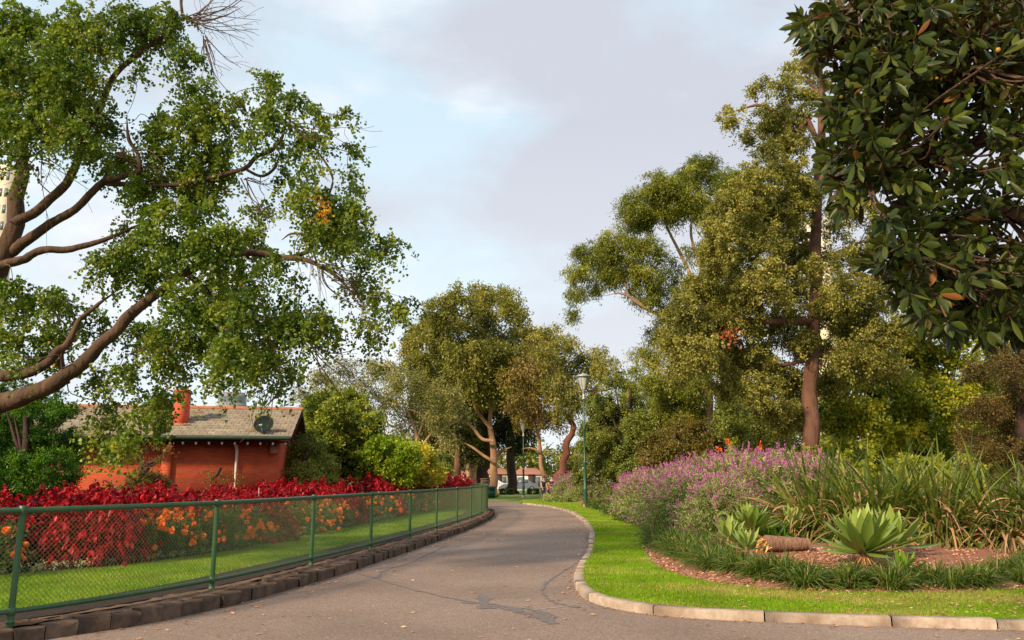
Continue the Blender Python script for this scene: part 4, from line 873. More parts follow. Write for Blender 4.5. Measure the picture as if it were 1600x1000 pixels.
# ================================================================== TREES
def gb(u,Y,z=0.): 
    p=W(u,746,Y); return (p[0],Y,z)
GK=dict(ntw=4,L=.42,nl=24,leaf=(.055,.060),up=-.15,droop=.75,out=.3,jit=.028,hang=.55,acc=.006,wpos=.72,cv=.17,tv=.15)
ginkgo_blobs=[(430, 190, 24, 0.9, 12.6), (480, 230, 22, 0.8, 12.5), (540, 340, 26, 1, 12.3), (500, 360, 28, 1, 12.2), (350, 360, 34, 1, 12.2), (300, 330, 30, 0.9, 12.3), (440, 510, 24, 1, 12.1), (490, 500, 24, 1, 12.2), (90, 175, 40, 1, 12.8), (60, 215, 30, 1, 13), (150, 230, 30, 1, 12.8), (20, 250, 26, 0.7, 13.0), (40, 40, 60, 1.0), (120, 50, 60, 1.0), (200, 35, 55, 1.0), (260, 45, 45, 1.0), (60, 130, 60, 1.0), (130, 140, 55, 1.0), (30, 200, 40, 1.0), (110, 200, 40, 1.0), (165, 195, 35, 1.0), (285, 95, 32, 1.0), (310, 140, 30, 1.0), (330, 175, 32, 1.0), (300, 190, 40, 1.0), (265, 210, 35, 1.0), (330, 230, 42, 1.0), (300, 260, 45, 1.0), (340, 275, 36, 1.0), (250, 265, 40, 1.0), (190, 255, 36, 1.0), (235, 310, 36, 1.0), (300, 310, 42, 1.0), (10, 100, 40, 1.0), (-20, 160, 60, 1.0), (-30, 40, 60, 1.0), (410, 125, 24.18, 0.85), (432, 140, 20.46, 0.85), (405, 175, 29.76, 0.85), (455, 165, 26.04, 0.85), (500, 178, 22.32, 0.85), (370, 160, 20, 1.0), (352, 185, 20, 1.0), (485, 215, 29.76, 0.85), (535, 182, 9.3, 0.85), (440, 235, 20.46, 0.85), (395, 215, 22, 1.0), (500, 262, 27.9, 0.51), (545, 238, 9.3, 0.59), (480, 295, 29.76, 0.85), (520, 315, 33.48, 0.85), (560, 325, 26.04, 0.85), (500, 345, 37.2, 0.85), (550, 362, 31.62, 0.85), (590, 382, 20.46, 0.85), (618, 378, 8.37, 0.85), (575, 415, 26.04, 0.85), (556, 450, 26.04, 0.85), (590, 462, 22.32, 0.85), (618, 478, 11.16, 0.85), (635, 476, 5.58, 0.85), (565, 500, 20.46, 0.85), (578, 525, 11.16, 0.85), (550, 290, 11.16, 0.85), (545, 270, 7.44, 0.85), (380, 380, 40, 1.0), (330, 385, 42, 1.0), (280, 385, 40, 1.0), (230, 372, 42, 1.0), (180, 395, 38, 1.0), (235, 425, 45, 1.0), (300, 465, 48, 1.0), (350, 440, 42, 1.0), (395, 430, 30, 1.0), (160, 420, 22, 0.7), (360, 500, 45, 1.0), (290, 525, 45, 1.0), (225, 515, 38, 1.0, 14.4), (265, 554, 36, 1.0), (205, 574, 24, 0.5), (185, 575, 24, 1.0), (240, 614, 24, 0.3), (262, 629, 16, 0.3), (380, 555, 40, 1.0), (418, 500, 31.62, 0.85), (470, 490, 29.76, 0.85), (500, 505, 26.04, 0.85), (515, 520, 11.16, 0.85), (430, 554, 16.74, 0.85), (450, 579, 16.74, 0.42), (380, 574, 20, 0.5), (460, 480, 24.18, 0.85), (400, 545, 30, 1.0), (345, 564, 24, 1.0), (20, 440, 28, 1.0), (30, 475, 32, 1.0), (78, 458, 24, 1.0), (108, 468, 30, 1.0), (20, 520, 36, 1.0), (90, 522, 36, 1.0), (65, 565, 26, 0.4), (150, 505, 24, 1.0, 14.4), (165, 635, 18, 0.5), (182, 690, 10, 0.5), (195, 670, 12, 0.5), (150, 580, 22, 1.0, 14.4), (20, 560, 18, 0.4), (165, 660, 12, 0.5), (225, 649, 8, 0.3), (200, 680, 8, 0.8), (186, 660, 9, 0.8), (180, 700, 6, 0.8), (250, 654, 6, 0.48), (110, 110, 40, 1, 12.4), (270, 330, 34, 1, 12.2), (380, 470, 36, 1, 11.9), (420, 400, 24.18, 0.77, 12), (370, 540, 36, 1, 11.8), (20, 90, 40, 1, 12.6), (150, 60, 40, 1, 12.6), (210, 120, 20, 0.8, 12.6), (440, 270, 20.46, 0.68), (400, 330, 26, 0.8), (450, 420, 20.46, 0.59), (520, 370, 27.9, 0.85, 12), (470, 330, 24.18, 0.77), (480, 520, 20.46, 0.85, 12), (440, 500, 24.18, 0.85, 12), (240, 190, 24, 0.9), (340, 600, 16, 0.8, 12.6), (255, 640, 12, 0.8, 12.8), (262, 610, 18, 0.8, 12.8), (440, 590, 18, 0.8, 12.3)]
L1=[(-120,892,46),(-90,760,40),(-45,560,36),(0,430,26),(22,350,22),(30,280,17),(42,210,12),(60,130,9),(80,40,6)]
LIMBS=[(L1,14.),
([(-75,690,34),(-35,645,28),(30,622,23),(85,598,20),(130,565,17),(175,520,15),(213,485,14),(250,455,12),(290,425,11),(340,405,10),(400,398,9),(445,402,8),(490,410,6),(535,440,4),(570,490,2.5)],[14,13.6,13.3,13.1,13,12.9,12.8,12.8,12.7,12.7,12.6,12.6,12.5,12.5,12.4]),
([(-5,418,13),(30,405,11),(65,394,10),(105,390,9),(148,380,7),(200,360,4),(240,340,3)],13.6),
([(15,395,15),(50,370,13),(90,345,11),(125,322,10),(160,285,9),(175,280,9),(200,272,7),(218,268,6),(215,240,5),(200,215,5),(198,180,3)],[14,13.8,13.6,13.5,13.3,13.1,13,12.9,12.9,12.8,12.8]),
([(22,350,14),(70,320,12),(110,270,11),(140,200,9),(175,125,8),(210,90,7),(240,66,6),(265,50,5),(285,25,4)],13.4),
([(-5,585,16),(50,580,13),(85,555,11),(105,535,9),(125,500,6),(150,478,5),(185,452,4)],[14,13.4,13,13,13,13,13]),
([(105,600,9),(95,560,8),(105,530,6)],13.2),
([(290,425,8),(315,450,8),(345,478,8),(385,500,7),(420,530,6),(440,545,5),(480,530,4),(510,525,3),(530,560,2)],[12.8,12.6,12.5,12.4,12.3,12.3,12.3,12.3,12.3]),
([(425,535,4),(435,570,4),(440,600,3),(430,620,3),(410,640,2)],12.3),
([(345,500,3),(340,480,3),(335,465,3),(345,450,2)],12.3),
([(160,285,7),(230,290,6),(300,285,6),(360,270,6),(385,262,6),(400,245,6),(425,235,5),(440,215,4),(445,190,3),(450,160,2)],[13.3,13.2,13.1,13,13,13,13,13,13,13]),
([(385,265,4),(410,275,4),(430,262,4),(435,245,3)],13),
([(445,402,6),(470,398,6),(485,385,6),(480,360,5),(500,330,4),(520,280,3),(490,230,3),(460,200,3),(435,180,2)],12.6),
([(480,365,3),(455,365,3),(440,375,3)],12.5),
([(285,25,4),(283,0,4),(290,-40,3)],13.4),([(285,25,3),(320,32,2.5),(350,25,2),(380,10,1.5)],13.4)]
gk_=tree('ginkgo_tree','large spreading ginkgo tree with crooked brown limbs overhanging the fence from the left','tree',gb(-120,14.,.17),LIMBS,ginkgo_blobs,13.1,1.1,GK,'lf_ginkgo','bark_ginkgo',101,.26,.50,zs=.8,lr=.62,kmul=1.65,twr=.008,
 bare=[(480,350,500,430,14),(450,190,520,250,7),(190,240,250,290,7),(60,240,80,330,6),(300,30,400,20,16),(320,60,345,130,8),(500,410,570,460,9),(360,510,420,560,6),(480,530,560,600,8),(430,600,400,660,5),(380,280,430,330,6)])
# overhanging fig at the upper right, near the camera
def fig():
    rg=np.random.default_rng(202); base=(10.2,5.4,0.)
    root=empty('fig_tree',base,'dark large-leaved fig tree whose leafy boughs hang in from the upper right','tree')
    tb=MB(); sk=[]
    T=catmull([base,(10.1,5.5,2),(9.8,5.6,4)],5); tb.tube(T,np.linspace(.62,.42,len(T)),14,rough=.12,rng=rg)
    LB=[[(9.8,5.6,3.9),W(1900,120,6.3),W(1700,110,6.2),W(1560,110,6.1),W(1480,120,6.0),W(1400,130,6.),W(1320,60,6)],
        [(9.9,5.6,3.4),W(1900,300,6.6),W(1720,280,6.4),W(1600,215,6.3),W(1500,235,6.2),W(1410,240,6.1),W(1350,255,6.)],
        [(9.9,5.6,3.0),W(1900,420,6.9),W(1720,370,6.7),W(1590,335,6.5),W(1500,345,6.4),W(1440,380,6.3),W(1400,400,6.3)],
        [(10,5.6,2.8),W(1850,520,7.2),W(1700,440,7.),W(1590,425,6.8),W(1510,450,6.7),W(1450,460,6.6)],
        [(9.8,5.6,4.0),W(1850,-60,6.1),W(1700,0,6.),W(1560,40,5.8),W(1520,90,5.8),W(1500,110,5.8)],
        [(9.8,5.6,4.0),W(1800,-160,6.1),W(1600,-120,6.),W(1450,-60,5.8),W(1340,10,5.8)]]
    for L in LB:
        P=catmull(L,7); P=P+rg.normal(scale=.02,size=P.shape); r=np.linspace(.13,.018,len(P)); tb.tube(P,r,7,rough=.15,rng=rg); sk.append(P[6:])
    sk=np.concatenate(sk)
    blobs=[(1245,38,13),(1262,48,20),(1290,60,24),(1300,28,30),(1350,40,50),(1420,45,55),(1500,30,55),(1575,40,55),(1335,110,38),(1395,120,52),(1470,115,50),(1560,130,50,.7),(1315,185,36),(1375,200,50),(1450,205,52,.9),(1530,200,50,.5),(1590,200,40,.45),(1300,255,26),(1345,270,40),(1410,280,42),(1480,285,40,.5),(1560,290,50,.3),(1320,310,22),(1430,330,34,.9),(1505,350,40,.5),(1580,370,40,.4),(1390,395,26),(1370,415,14),(1440,400,40),(1500,415,40),(1565,430,45,.9),(1410,450,24),(1450,470,34),(1500,480,34),(1550,480,36),(1595,470,35),(1540,515,18),(1485,505,20),(1595,515,20),(1385,345,14),(1280,85,14),(1660,100,90),(1660,300,90,.35),(1650,450,70,.9),(1400,-40,70),(1560,-50,70)]
    lf=MB(); tw=MB(); FR_=[]
    prof=lambda t:[.12,.62,.95,1.0,.72,.04][int(round(t*5))]
    for b in blobs:
        u,v,rp=b[:3]; dn=b[3] if len(b)>3 else 1
        k=max(2,int(dn*.020*rp*rp*(1.0 if rp>20 else 1.5)))
        for _ in range(k):
            a=rg.uniform(0,6.28); q=rp*rg.random()**.5; Yq=6.15+rg.normal(scale=.5)
            tip=W(u+q*math.cos(a),v+q*math.sin(a),Yq)
            d=np.linalg.norm(sk-tip,axis=1)+.35*np.maximum(0,tip[0]-sk[:,0]); i=int(np.argmin(d)); s0=sk[i]
            Dd=nrm(tip-s0+rg.normal(scale=.25,size=3)+np.array([-.1,0,.1])); m=(s0+tip)/2+rg.normal(scale=.06,size=3)-np.array([0,0,.05])
            if rg.random()<.6: tw.tube(catmull([s0,m,tip],4),np.linspace(.012,.007,9),5,cap=False)
            n=rg.integers(6,10); aa=np.arange(n)*2.4+rg.uniform(0,6); A=nrm(np.cross(Dd,rg.normal(size=3))); Bv=np.cross(Dd,A)
            sp=rg.uniform(.55,1.5,n)[:,None]; D=Dd*1.0+(np.cos(aa)[:,None]*A+np.sin(aa)[:,None]*Bv)*sp; D[:,2]-=.12
            B=tip-Dd*rg.uniform(0,.10,n)[:,None]; D=nrm(D); ti=np.clip(rg.normal(.42,.2,n),0,.88); ti[rg.random(n)<.015]=1.
            side=nrm(np.cross(D,Dd+rg.normal(scale=.35,size=3)))
            ribbons(lf,B+D*.02,D,rg.uniform(.10,.17,n),rg.uniform(.038,.055,n),.12,5,rg,ti,prof,.28,-side)
            for q_ in range(n): 
                if rg.random()<.25: tw.tube([B[q_]-D[q_]*.02,B[q_]+D[q_]*.03],.0035,3,cap=False)
            if rg.random()<.09: FR_.append(tip+rg.normal(scale=.02,size=3))
    lf.build('crown',M['lf_fig'],root,smooth=True)
    for a_,b_ in zip(tw.v,tw.f): tb.v.append(a_);tb.f.append(b_+tb.n);tb.t.append(np.full(len(a_),.5));tb.mi.append(np.zeros(len(b_),int))
    tb.build('trunk',M['bark_ginkgo'],root,smooth=True)
    fr=MB(); fr.lathe((0,0,0),[(0,-.016),(.011,-.011),(.015,0),(.011,.011),(0,.016)],8,.5); me=fr.mesh('fig',smooth=True); me.materials.append(M['figs'])
    for c in FR_[:60]:
        o=bpy.data.objects.new('fig',me); C.objects.link(o); o.parent=root; o.location=(c-np.array(base)).tolist()
M['figs']=leafmat('fig_fruit',(.12,.14,.03),(.25,.2,.05),(.4,.12,.04),trans=0,rough=.4)
fig()
# tall box tree right of centre
BX=dict(ntw=7,L=.42,nl=17,leaf=(.10,.055),up=.15,droop=.45,out=.5,jit=.05,hang=.45,acc=.01,cv=.17,tv=.17)
bx_=tree('box_tree','tall olive-green tree with straight reddish trunk rising behind the strap leaves','tree',gb(1266,30,.38),
[([(1266,800,15),(1266,720,14.5),(1267,640,13.5),(1268,560,12),(1270,480,11),(1274,400,10),(1278,320,9),(1283,240,8),(1285,160,6),(1280,100,4),(1272,60,3)],30.),
([(1272,430,6),(1240,420,6),(1200,412,5),(1160,405,4),(1120,415,3)],[30,29.6,29.2,29,29]),([(1270,500,7),(1230,505,6),(1180,500,5),(1130,500,4),(1090,505,3)],[30,29.5,29,28.8,28.6]),
([(1283,235,5),(1262,190,5),(1240,215,4),(1218,180,4),(1185,165,3),(1135,178,2)],30),([(1285,160,4),(1260,125,3),(1235,115,2.5)],30),([(1230,270,4),(1222,235,4),(1216,215,3)],29.8),
([(1274,410,5),(1310,395,4),(1350,375,3)],30.5),([(1270,480,6),(1310,440,5),(1350,430,4),(1390,450,3)],29.6),([(1269,560,4),(1220,570,3),(1170,560,2)],30),([(1268,560,3),(1320,540,3),(1370,530,2)],30.4)],
[(1320,330,26,.8),(1350,320,24,.7),(1310,280,22,.7),(1255,300,26,1,29.2),(1262,420,22,.9,29.),(1285,470,22,.9,29.),(1262,530,20,.9,29.),(1225,200,26,.9),(1200,205,22,.9),(1262,150,24,.8),(1250, 112, 26, 0.7), (1228, 135, 24, 0.7), (1262, 85, 22, 0.7), (1190, 140, 20, 0.7), (1148, 182, 22, 0.75), (1200, 182, 28, 0.7), (1245, 180, 30, 0.75), (1168, 212, 18, 0.6), (1230, 232, 36, 0.9), (1285, 130, 22, 0.6), (1195, 235, 22, 0.7), (1220, 275, 36), (1260, 290, 34, 1, 31.6), (1178, 290, 36), (1150, 325, 40), (1215, 330, 42), (1130, 370, 38), (1185, 380, 40), (1240, 375, 34, 0.9, 31.6), (1150, 430, 38), (1205, 440, 40), (1105, 450, 36), (1075, 495, 38), (1145, 500, 42), (1215, 500, 44), (1245, 450, 26, 1, 31.6), (1312, 450, 36, 0.9), (1355, 460, 40), (1325, 505, 42), (1385, 515, 34), (1095, 550, 38), (1160, 560, 44), (1215, 590, 38), (1050, 530, 28), (1340, 560, 38, 0.9), (1385, 570, 26), (1235, 650, 22), (1210, 640, 26), (1062, 585, 20), (1305, 360, 24, 0.5, 31.6), (1370, 350, 30, 0.6), (1335, 300, 24, 0.5), (1395, 420, 26), (1300, 550, 26, 0.7, 31.6), (1255, 540, 26, 1, 31.6), (1310, 400, 20, 0.8), (1190, 610, 30), (1240, 600, 24, 1, 31.6), (1245, 330, 30, 1, 31.6), (1240, 410, 34, 1, 31.6), (1180, 340, 34), (1290, 600, 22, 1, 31.6), (1120, 410, 28), (1170, 460, 34), (1300, 480, 24, 1, 31.6), (1350, 400, 28, 0.8), (1080, 450, 24), (1110, 500, 34), (1290, 250, 22, 0.8, 31.6), (1285, 400, 16, 0.6, 31.6), (1130, 600, 26)],
29.6,2.0,BX,'lf_box','bark_red',303,.55,.70,zs=.8,lr=0.9,kmul=2.8,bs=1.14,twr=.009)
# rusty dead cluster
GM=dict(ntw=7,L=.55,nl=15,leaf=(.15,.045),up=.1,droop=.55,out=.5,jit=.09,hang=.8,acc=.012,cv=.16,tv=.15)
tree('gum_tree','broad yellow-green gum tree with bare pale limbs reaching left behind the tall box tree','tree',gb(1106,42,.1),
[([(1106,790,17),(1106,700,16),(1105,650,14),(1108,600,12),(1103,540,10),(1099,480,8),(1097,420,7),(1098,380,5)],42.),
([(1099,480,6),(1075,420,5),(1050,370,4),(1035,330,3),(1045,300,2)],42),([(1100,500,7),(1060,492,6),(1020,487,5),(995,470,4),(970,458,3),(945,462,2)],[42,41.5,41,41,41,41]),([(1020,487,4),(985,465,3.5),(975,440,3),(955,430,2)],41),
([(1108,600,7),(1125,605,7),(1140,590,6),(1135,560,4)],42),([(1098,420,4),(1080,370,4),(1085,330,3),(1095,290,2)],42),([(1060,492,4),(1055,460,3),(1040,440,3),(1030,420,2)],41.5),([(1104,590,6),(1060,590,5),(1030,575,4),(1000,560,3)],[42,41,41,41])],
[(1100,262,28),(1075,280,26),(1035,290,28),(1010,305,24),(1130,292,32),(1075,315,24),(985,330,24),(995,355,26),(965,385,30),(1005,390,26),(1020,335,26),(925,400,26),(950,415,30),(905,425,20),(900,462,16),(897,490,11),(935,445,16,.8),(985,425,24),(1005,455,20,.8),(1028,460,22),(1125,340,30),(1055,300,20),(1045,440,16),(1110,330,22),(1090,560,30),(1000,550,14,.7),(990,580,14,.7),(1025,590,24),(1130,470,30),(1050,520,22),(1080,640,26),(1150,620,30),(1045,620,18),(1115,395,20,.5),(1130,400,30),(1150,350,30),(1080,600,30),(1140,560,34),(1060,650,24),(1180,560,34),(1110,530,30),(1070,545,26),(1020,560,18),(1032,398,16,.8),(1062,335,22),(1075,400,16,.7),(1050,415,14,.7),(1060,300,28),(1090,330,26),(1030,330,24),(1010,425,22),(960,430,20),(1045,490,22),(1020,520,16,.8),(1150,290,34),(1170,330,34)],
42,2.4,GM,'lf_gum','bark_pale',304,.72,.85,zs=.8,lr=0.55,kmul=2.8,bs=1.15,twr=.009)
MP=dict(ntw=7,L=.45,nl=13,leaf=(.13,.11),up=.1,droop=.3,out=.5,jit=.08,hang=.4,acc=.035,wpos=.5,cv=.2,tv=.18)
tree('maple_tree','yellow-green autumn maple with orange flecks right of the reddish trunk','tree',gb(1440,35,.3),
[([(1440,790,12),(1440,700,10),(1445,640,8),(1450,580,6),(1452,530,4)],35.),([(1440,690,6),(1390,640,5),(1340,600,4),(1310,570,3)],34.5),([(1443,650,5),(1490,610,4),(1530,580,3)],34.8)],
[(1315,600,36),(1305,650,32),(1360,590,40),(1350,660,42),(1420,560,40),(1415,620,46),(1400,680,40),(1480,560,40),(1480,625,46),(1460,685,34),(1530,590,28),(1440,520,32),(1400,530,28),(1310,700,26),(1370,710,28),(1530,640,30),(1500,520,28),(1345,550,28),(1560,540,30),(1330,560,24)],
34.6,1.8,MP,'lf_maple','bark_dark',305,.62,.75,kmul=2.0,twr=.008)
BC_=dict(ntw=8,L=.45,nl=16,leaf=(.09,.035),up=.1,droop=.3,out=.6,jit=.06,hang=.2,cv=.18,tv=.16)
tree('brown_conifer','brown-tinged dark conifer at the right edge behind the strap-leaved row','tree',gb(1600,29,.3),
[([(1600,800,18),(1598,700,15),(1600,620,12),(1602,540,8),(1605,480,4)],29.)],
[(1540,580,26),(1580,560,34),(1610,600,50),(1545,640,34),(1590,650,46),(1550,700,36),(1600,710,50),(1640,660,60),(1640,560,60),(1590,745,34),(1545,740,26),(1520,680,20),(1650,740,50),(1620,520,36)],
29,1.4,BC_,'lf_brown','bark_dark',306,.5,.95,zs=.55,kmul=1.6,twr=.008,core=.45)
SH=dict(ntw=7,L=.38,nl=16,leaf=(.11,.06),up=.25,droop=.25,out=.5,jit=.07,hang=.2,cv=.17,tv=.16)
def shrub(name,label,u,Y,blobs,dY,spec,mat,seed,rs,kd=.8,cat='shrub',bark='bark_dark',zs=.85,z=.0,zr=None,**k):
    us=[b[0] for b in blobs]; top=min(b[1] for b in blobs)
    lim=[([(u,746+2145./Y,max(4,zr or 5)),(u+1,(746+top)/2+20,(zr or 5)*.7),(u,top+8,2)],Y)]
    for b in blobs[::3]: lim.append(([(u,730,3),((u+b[0])/2,(730+b[1])/2+3,2.4),(b[0],b[1],1.6)],Y))
    return tree(name,label,cat,gb(u,Y,z),lim,blobs,Y,dY,spec,mat,bark,seed,rs,kd,zs=zs,twr=.007,kmul=2.3,**k)
shrub('evergreen_shrub','large dense dark green evergreen shrub behind the tall lamp',985,45,[(935,640,26),(945,680,34),(930,725,30),(960,745,28),(990,640,36),(1005,690,40),(975,715,34),(1050,690,36),(1045,645,34),(1000,745,34),(910,700,12),(985,612,22),(1030,610,26),(1075,620,28),(1085,660,26),(915,670,14),(1020,725,30),(910,745,16),(960,600,14),(960,660,34),(930,690,26),(1010,660,34),(980,690,30),(1025,700,30),(950,630,20),(1060,620,26),(1095,600,20)],2.2,SH,'lf_shrub',311,.62,.9)
shrub('bronze_shrub','bronze-olive shrub just above the purple salvia drift',1055,38,[(1020,695,20),(1050,685,26),(1085,680,24),(1110,695,22),(1045,710,24),(1090,712,24),(1130,712,18),(1010,715,16),(1070,665,14)],1.2,dict(SH,acc=.04),'lf_olive',312,.5,.8)
shrub('dark_shrub','dark green shrub under the tall box tree left of its trunk',1185,36,[(1150,640,32),(1190,655,32),(1160,690,30),(1205,695,28),(1235,700,18),(1150,610,26),(1225,670,22),(1135,670,20)],1.6,SH,'lf_shrub',313,.6,.7)
shrub('dark_shrub','dark green shrub low between the yellow maple and the red trunk',1235,33,[(1225,705,16),(1245,715,14),(1215,715,14)],.8,SH,'lf_shrub',314,.5,.7)
def dead_spray(root,u,v,Y,rp,mat,label,seed,wd=.05,asp=1.):
    rg=np.random.default_rng(seed); c=W(u,v,Y); s=rp/F*Y; n=60; P=c+rg.normal(size=(n,3))*[s*.5,s*.5,s*.5*asp]; D=rg.normal(size=(n,3))-[0,0,.6]
    mb=MB(); kites(mb,P,D,wd*1.5,wd,rg,rg.uniform(.1,.88,n)); o=mb.build('dead_leaf_spray',M[mat],root); o['label']=label
M['lf_dead']=leafmat('dead_spray_leaf',(.22,.05,.02),(.38,.09,.04),(.5,.16,.07),trans=.2); M['lf_gold']=leafmat('golden_spray_leaf',(.28,.18,.02),(.42,.28,.04),(.55,.38,.08),trans=.3)
dead_spray(bx_,1140,521,27.6,18,'lf_dead','rust-red spray of dead leaves low on the left of the crown',1,.09)
dead_spray(gk_,506,330,11.9,14,'lf_gold','golden-yellow leaf spray near the right end of the crown',2,.05,2.)
# centre trees
CG=dict(ntw=7,L=.85,nl=12,leaf=(.26,.12),up=.25,droop=.3,out=.6,jit=.17,hang=.25,acc=.006,cv=.14,tv=.14)
tree('big_gum_tree','tallest rounded gum tree in the centre with stout forked orange-tan trunk','tree',gb(772,70),
[([(772,775,11),(772,755,10),(772,730,9),(771,705,8.5),(769,680,7),(766,655,5.5),(768,630,4.5),(766,600,4),(763,570,3),(765,530,2)],70.),
([(768,670,5),(752,652,4.5),(742,632,4),(752,610,3),(762,590,2.5)],69.5),([(771,690,4.5),(752,685,4),(735,665,3.5),(715,655,2.5)],69),([(772,722,4),(755,712,3.5),(740,700,3),(725,692,2)],69),
([(768,640,4),(785,610,3),(795,580,2.5),(790,540,2)],70),([(766,600,3),(740,560,2.5),(720,520,2)],70.5),([(772,720,4),(785,705,3.5),(800,698,2.5)],71)],
[(748,462,20),(715,470,22),(780,465,22),(745,488,30),(690,495,28),(800,490,24),(670,515,26),(655,540,24),(710,525,34),(765,525,34),(812,520,24),(820,555,28),(690,560,34),(740,565,34),(785,570,34),(655,575,24),(640,550,12),(700,600,32),(760,608,28),(835,600,24),(815,610,24),(670,610,28),(720,635,26),(645,520,12),(830,530,16),(700,625,22),(665,580,24),(740,600,24,1.,66),(800,625,22),(775,560,30,1.,66),(720,560,30,1.,66)],
70,4.5,CG,'lf_bgum','bark_tan',321,1.15,1.25,lr=.64,kmul=1.6,bs=1.12,twr=.009,zs=.8,core=.42)
CD=dict(ntw=8,L=.8,nl=12,leaf=(.26,.12),up=.05,droop=.4,out=.5,jit=.15,hang=.4,cv=.16,tv=.15)
tree('dark_conifer','very dark conifer with thick black trunk standing behind the big gum trunk','tree',gb(755,78),
[([(755,778,14),(755,740,13),(755,700,12),(754,650,9),(752,600,6),(750,560,3)],78.),([(755,690,6),(725,665,4),(700,650,3)],78),([(755,680,6),(790,660,4),(820,650,3)],78)],
[(740,560,34),(780,600,30),(720,600,36),(750,640,40),(700,640,34),(800,640,34),(720,680,28),(690,680,26),(815,680,22),(780,680,20),(745,690,18),(670,660,26),(690,710,16),(720,715,12),(665,695,20),(835,655,20),(740,715,12)],
78,3.5,CD,'lf_dark','bark_dark',322,1.2,1.0,kmul=1.7,bs=1.15,twr=.008)
RG=dict(ntw=7,L=.8,nl=11,leaf=(.26,.09),up=.1,droop=.55,out=.5,jit=.15,hang=.7,acc=.02,cv=.18,tv=.16)
tree('rusty_gum_tree','slender pale-trunked gum with sparse rusty foliage right of centre','tree',gb(848,64),
[([(852,778,7),(849,750,6),(845,720,5.5),(843,695,5),(842,670,4),(838,640,3),(832,600,2.5),(830,565,2)],64.),([(843,690,3),(835,665,2.5),(820,640,2),(808,620,1.5)],64),([(842,665,3),(852,630,2.5),(862,600,2)],64),([(844,705,2.5),(828,700,2),(815,702,1.5)],63.5),([(838,640,2),(822,610,1.5),(812,585,1.2)],64),([(846,715,2),(856,700,1.8),(866,690,1.2)],64)],
[(830,570,22,.7),(812,590,22,.7),(850,575,24,.7),(835,600,24,.7),(805,625,18,.7),(860,615,24,.7),(830,632,22,.6),(852,645,18,.6),(875,590,20,.7),(815,655,16,.5),(865,655,18,.6),(840,545,14,.6)],
64,3,RG,'lf_rust','bark_tan',323,1.0,1.0,lr=.58,kmul=1.5,bs=1.15,twr=.007)
tree('red_trunk_gum','leaning gum with twisted dark red trunk and drooping grey-green crown beside the lamp','tree',gb(862,61),
[([(860,780,12),(864,762,10),(874,742,8.5),(882,720,7.5),(886,700,7),(892,680,6),(896,665,5.5),(888,652,5),(880,640,4),(885,615,3),(890,580,2)],61.),([(886,650,3.5),(905,635,3),(925,615,2.5),(940,590,2)],61),([(885,615,2.5),(870,580,2),(860,550,1.5)],61),([(925,610,2),(945,610,1.8),(965,605,1.2)],61)],
[(862,530,22,.8),(885,540,24,.8),(850,550,18,.8),(880,570,24,.8),(905,560,18,.6),(930,560,22,.7),(945,580,24,.7),(920,585,20,.6),(895,600,22,.7),(965,590,16,.7),(880,632,20,.8),(900,625,16,.7),(930,620,16,.7),(940,640,12,.7),(870,600,20,.7),(978,605,10,.6),(850,520,12),(910,610,16,.6)],
61,3,dict(RG,hang=.8,droop=.6),'lf_bgum','bark_rust',324,.95,1.0,lr=0.8,kmul=1.6,bs=1.15,twr=.008)
tree('grey_gum_tree','pale grey-green gum with bare white twisted limbs left of the central gum','tree',gb(652,58),
[([(652,783,6),(652,740,5.5),(655,710,5),(650,680,4),(640,650,3),(625,620,2.5),(615,590,2)],58.),([(655,705,3.5),(672,680,3),(695,668,2.5),(720,655,1.8)],58),([(650,690,3),(665,650,2.5),(685,630,2),(690,610,1.5)],58),([(640,660,2.5),(610,665,2.2),(600,640,2),(590,610,1.5)],57.5),([(652,700,3),(610,700,2.5),(600,670,2),(602,640,1.8)],57),([(610,690,2),(570,640,1.8),(550,600,1.4)],57),([(665,650,2),(640,640,1.6),(630,650,1.2)],57)],
[(508,592,22,.7),(545,580,20,.7),(585,575,20,.7),(480,615,16,.6),(525,610,20,.6),(565,605,22,.6),(610,580,20,.7),(630,600,26,.7),(655,605,26,.7),(690,615,24,.7),(600,625,26,.6),(640,640,28,.6),(680,650,26,.6),(715,640,20,.6),(665,675,24,.5),(625,670,24,.5),(585,655,22,.5),(700,690,20,.5),(490,640,16,.6),(465,620,9,.6),(635,700,22,.5),(550,635,22,.5)],
57.5,3,dict(RG,leaf=(.2,.07),acc=.01),'lf_grey','bark_pale',325,.95,1.0,lr=0.6,kmul=2.3,bs=1.15,twr=.008)
for i,(u,Y,lm,bl,l) in enumerate(((716,74,[([(716,778,7),(715,750,6),(714,720,5),(714,690,3)],74.)],[(714,690,20),(700,700,16),(728,700,14)],'straight brown trunk tree left of the forked pale trunks behind the red bed end'),
 (737,76,[([(734,778,8),(734,745,6),(732,722,5),(735,700,4),(737,680,3)],76.),([(736,770,5),(741,745,4.5),(743,720,3.5),(742,700,2)],76),([(732,725,3.5),(724,714,3),(716,706,2)],76)],[(735,690,18),(720,690,14),(745,685,14)],'pale forked double-trunk tree behind the red-clad people'),
 (748,79,[([(748,777,7),(747,745,7),(746,730,6),(752,715,4)],79.)],[(752,705,12)],'short grey leaning trunk left of the stone plinth'),
 (800,84,[([(800,775,8),(800,740,7),(800,700,6),(798,660,4)],84.)],[(800,690,20),(815,680,16),(790,670,20)],'dark brown trunk right of the big gum above the low hedge'))):
    tree('park_tree',l,'tree',gb(u,Y),lm,bl,Y,1.5,CD,'lf_dark' if i in(0,3) else 'lf_bgum','bark_pale' if i in(1,) else ('bark_red' if i in (0,2) else 'bark_dark'),330+i,1.1,.9,twr=.007)
RT=dict(ntw=7,L=.32,nl=13,leaf=(.12,.075),up=.35,droop=.2,out=.6,jit=.05,hang=.1,cv=.19,tv=.15,acc=.02)
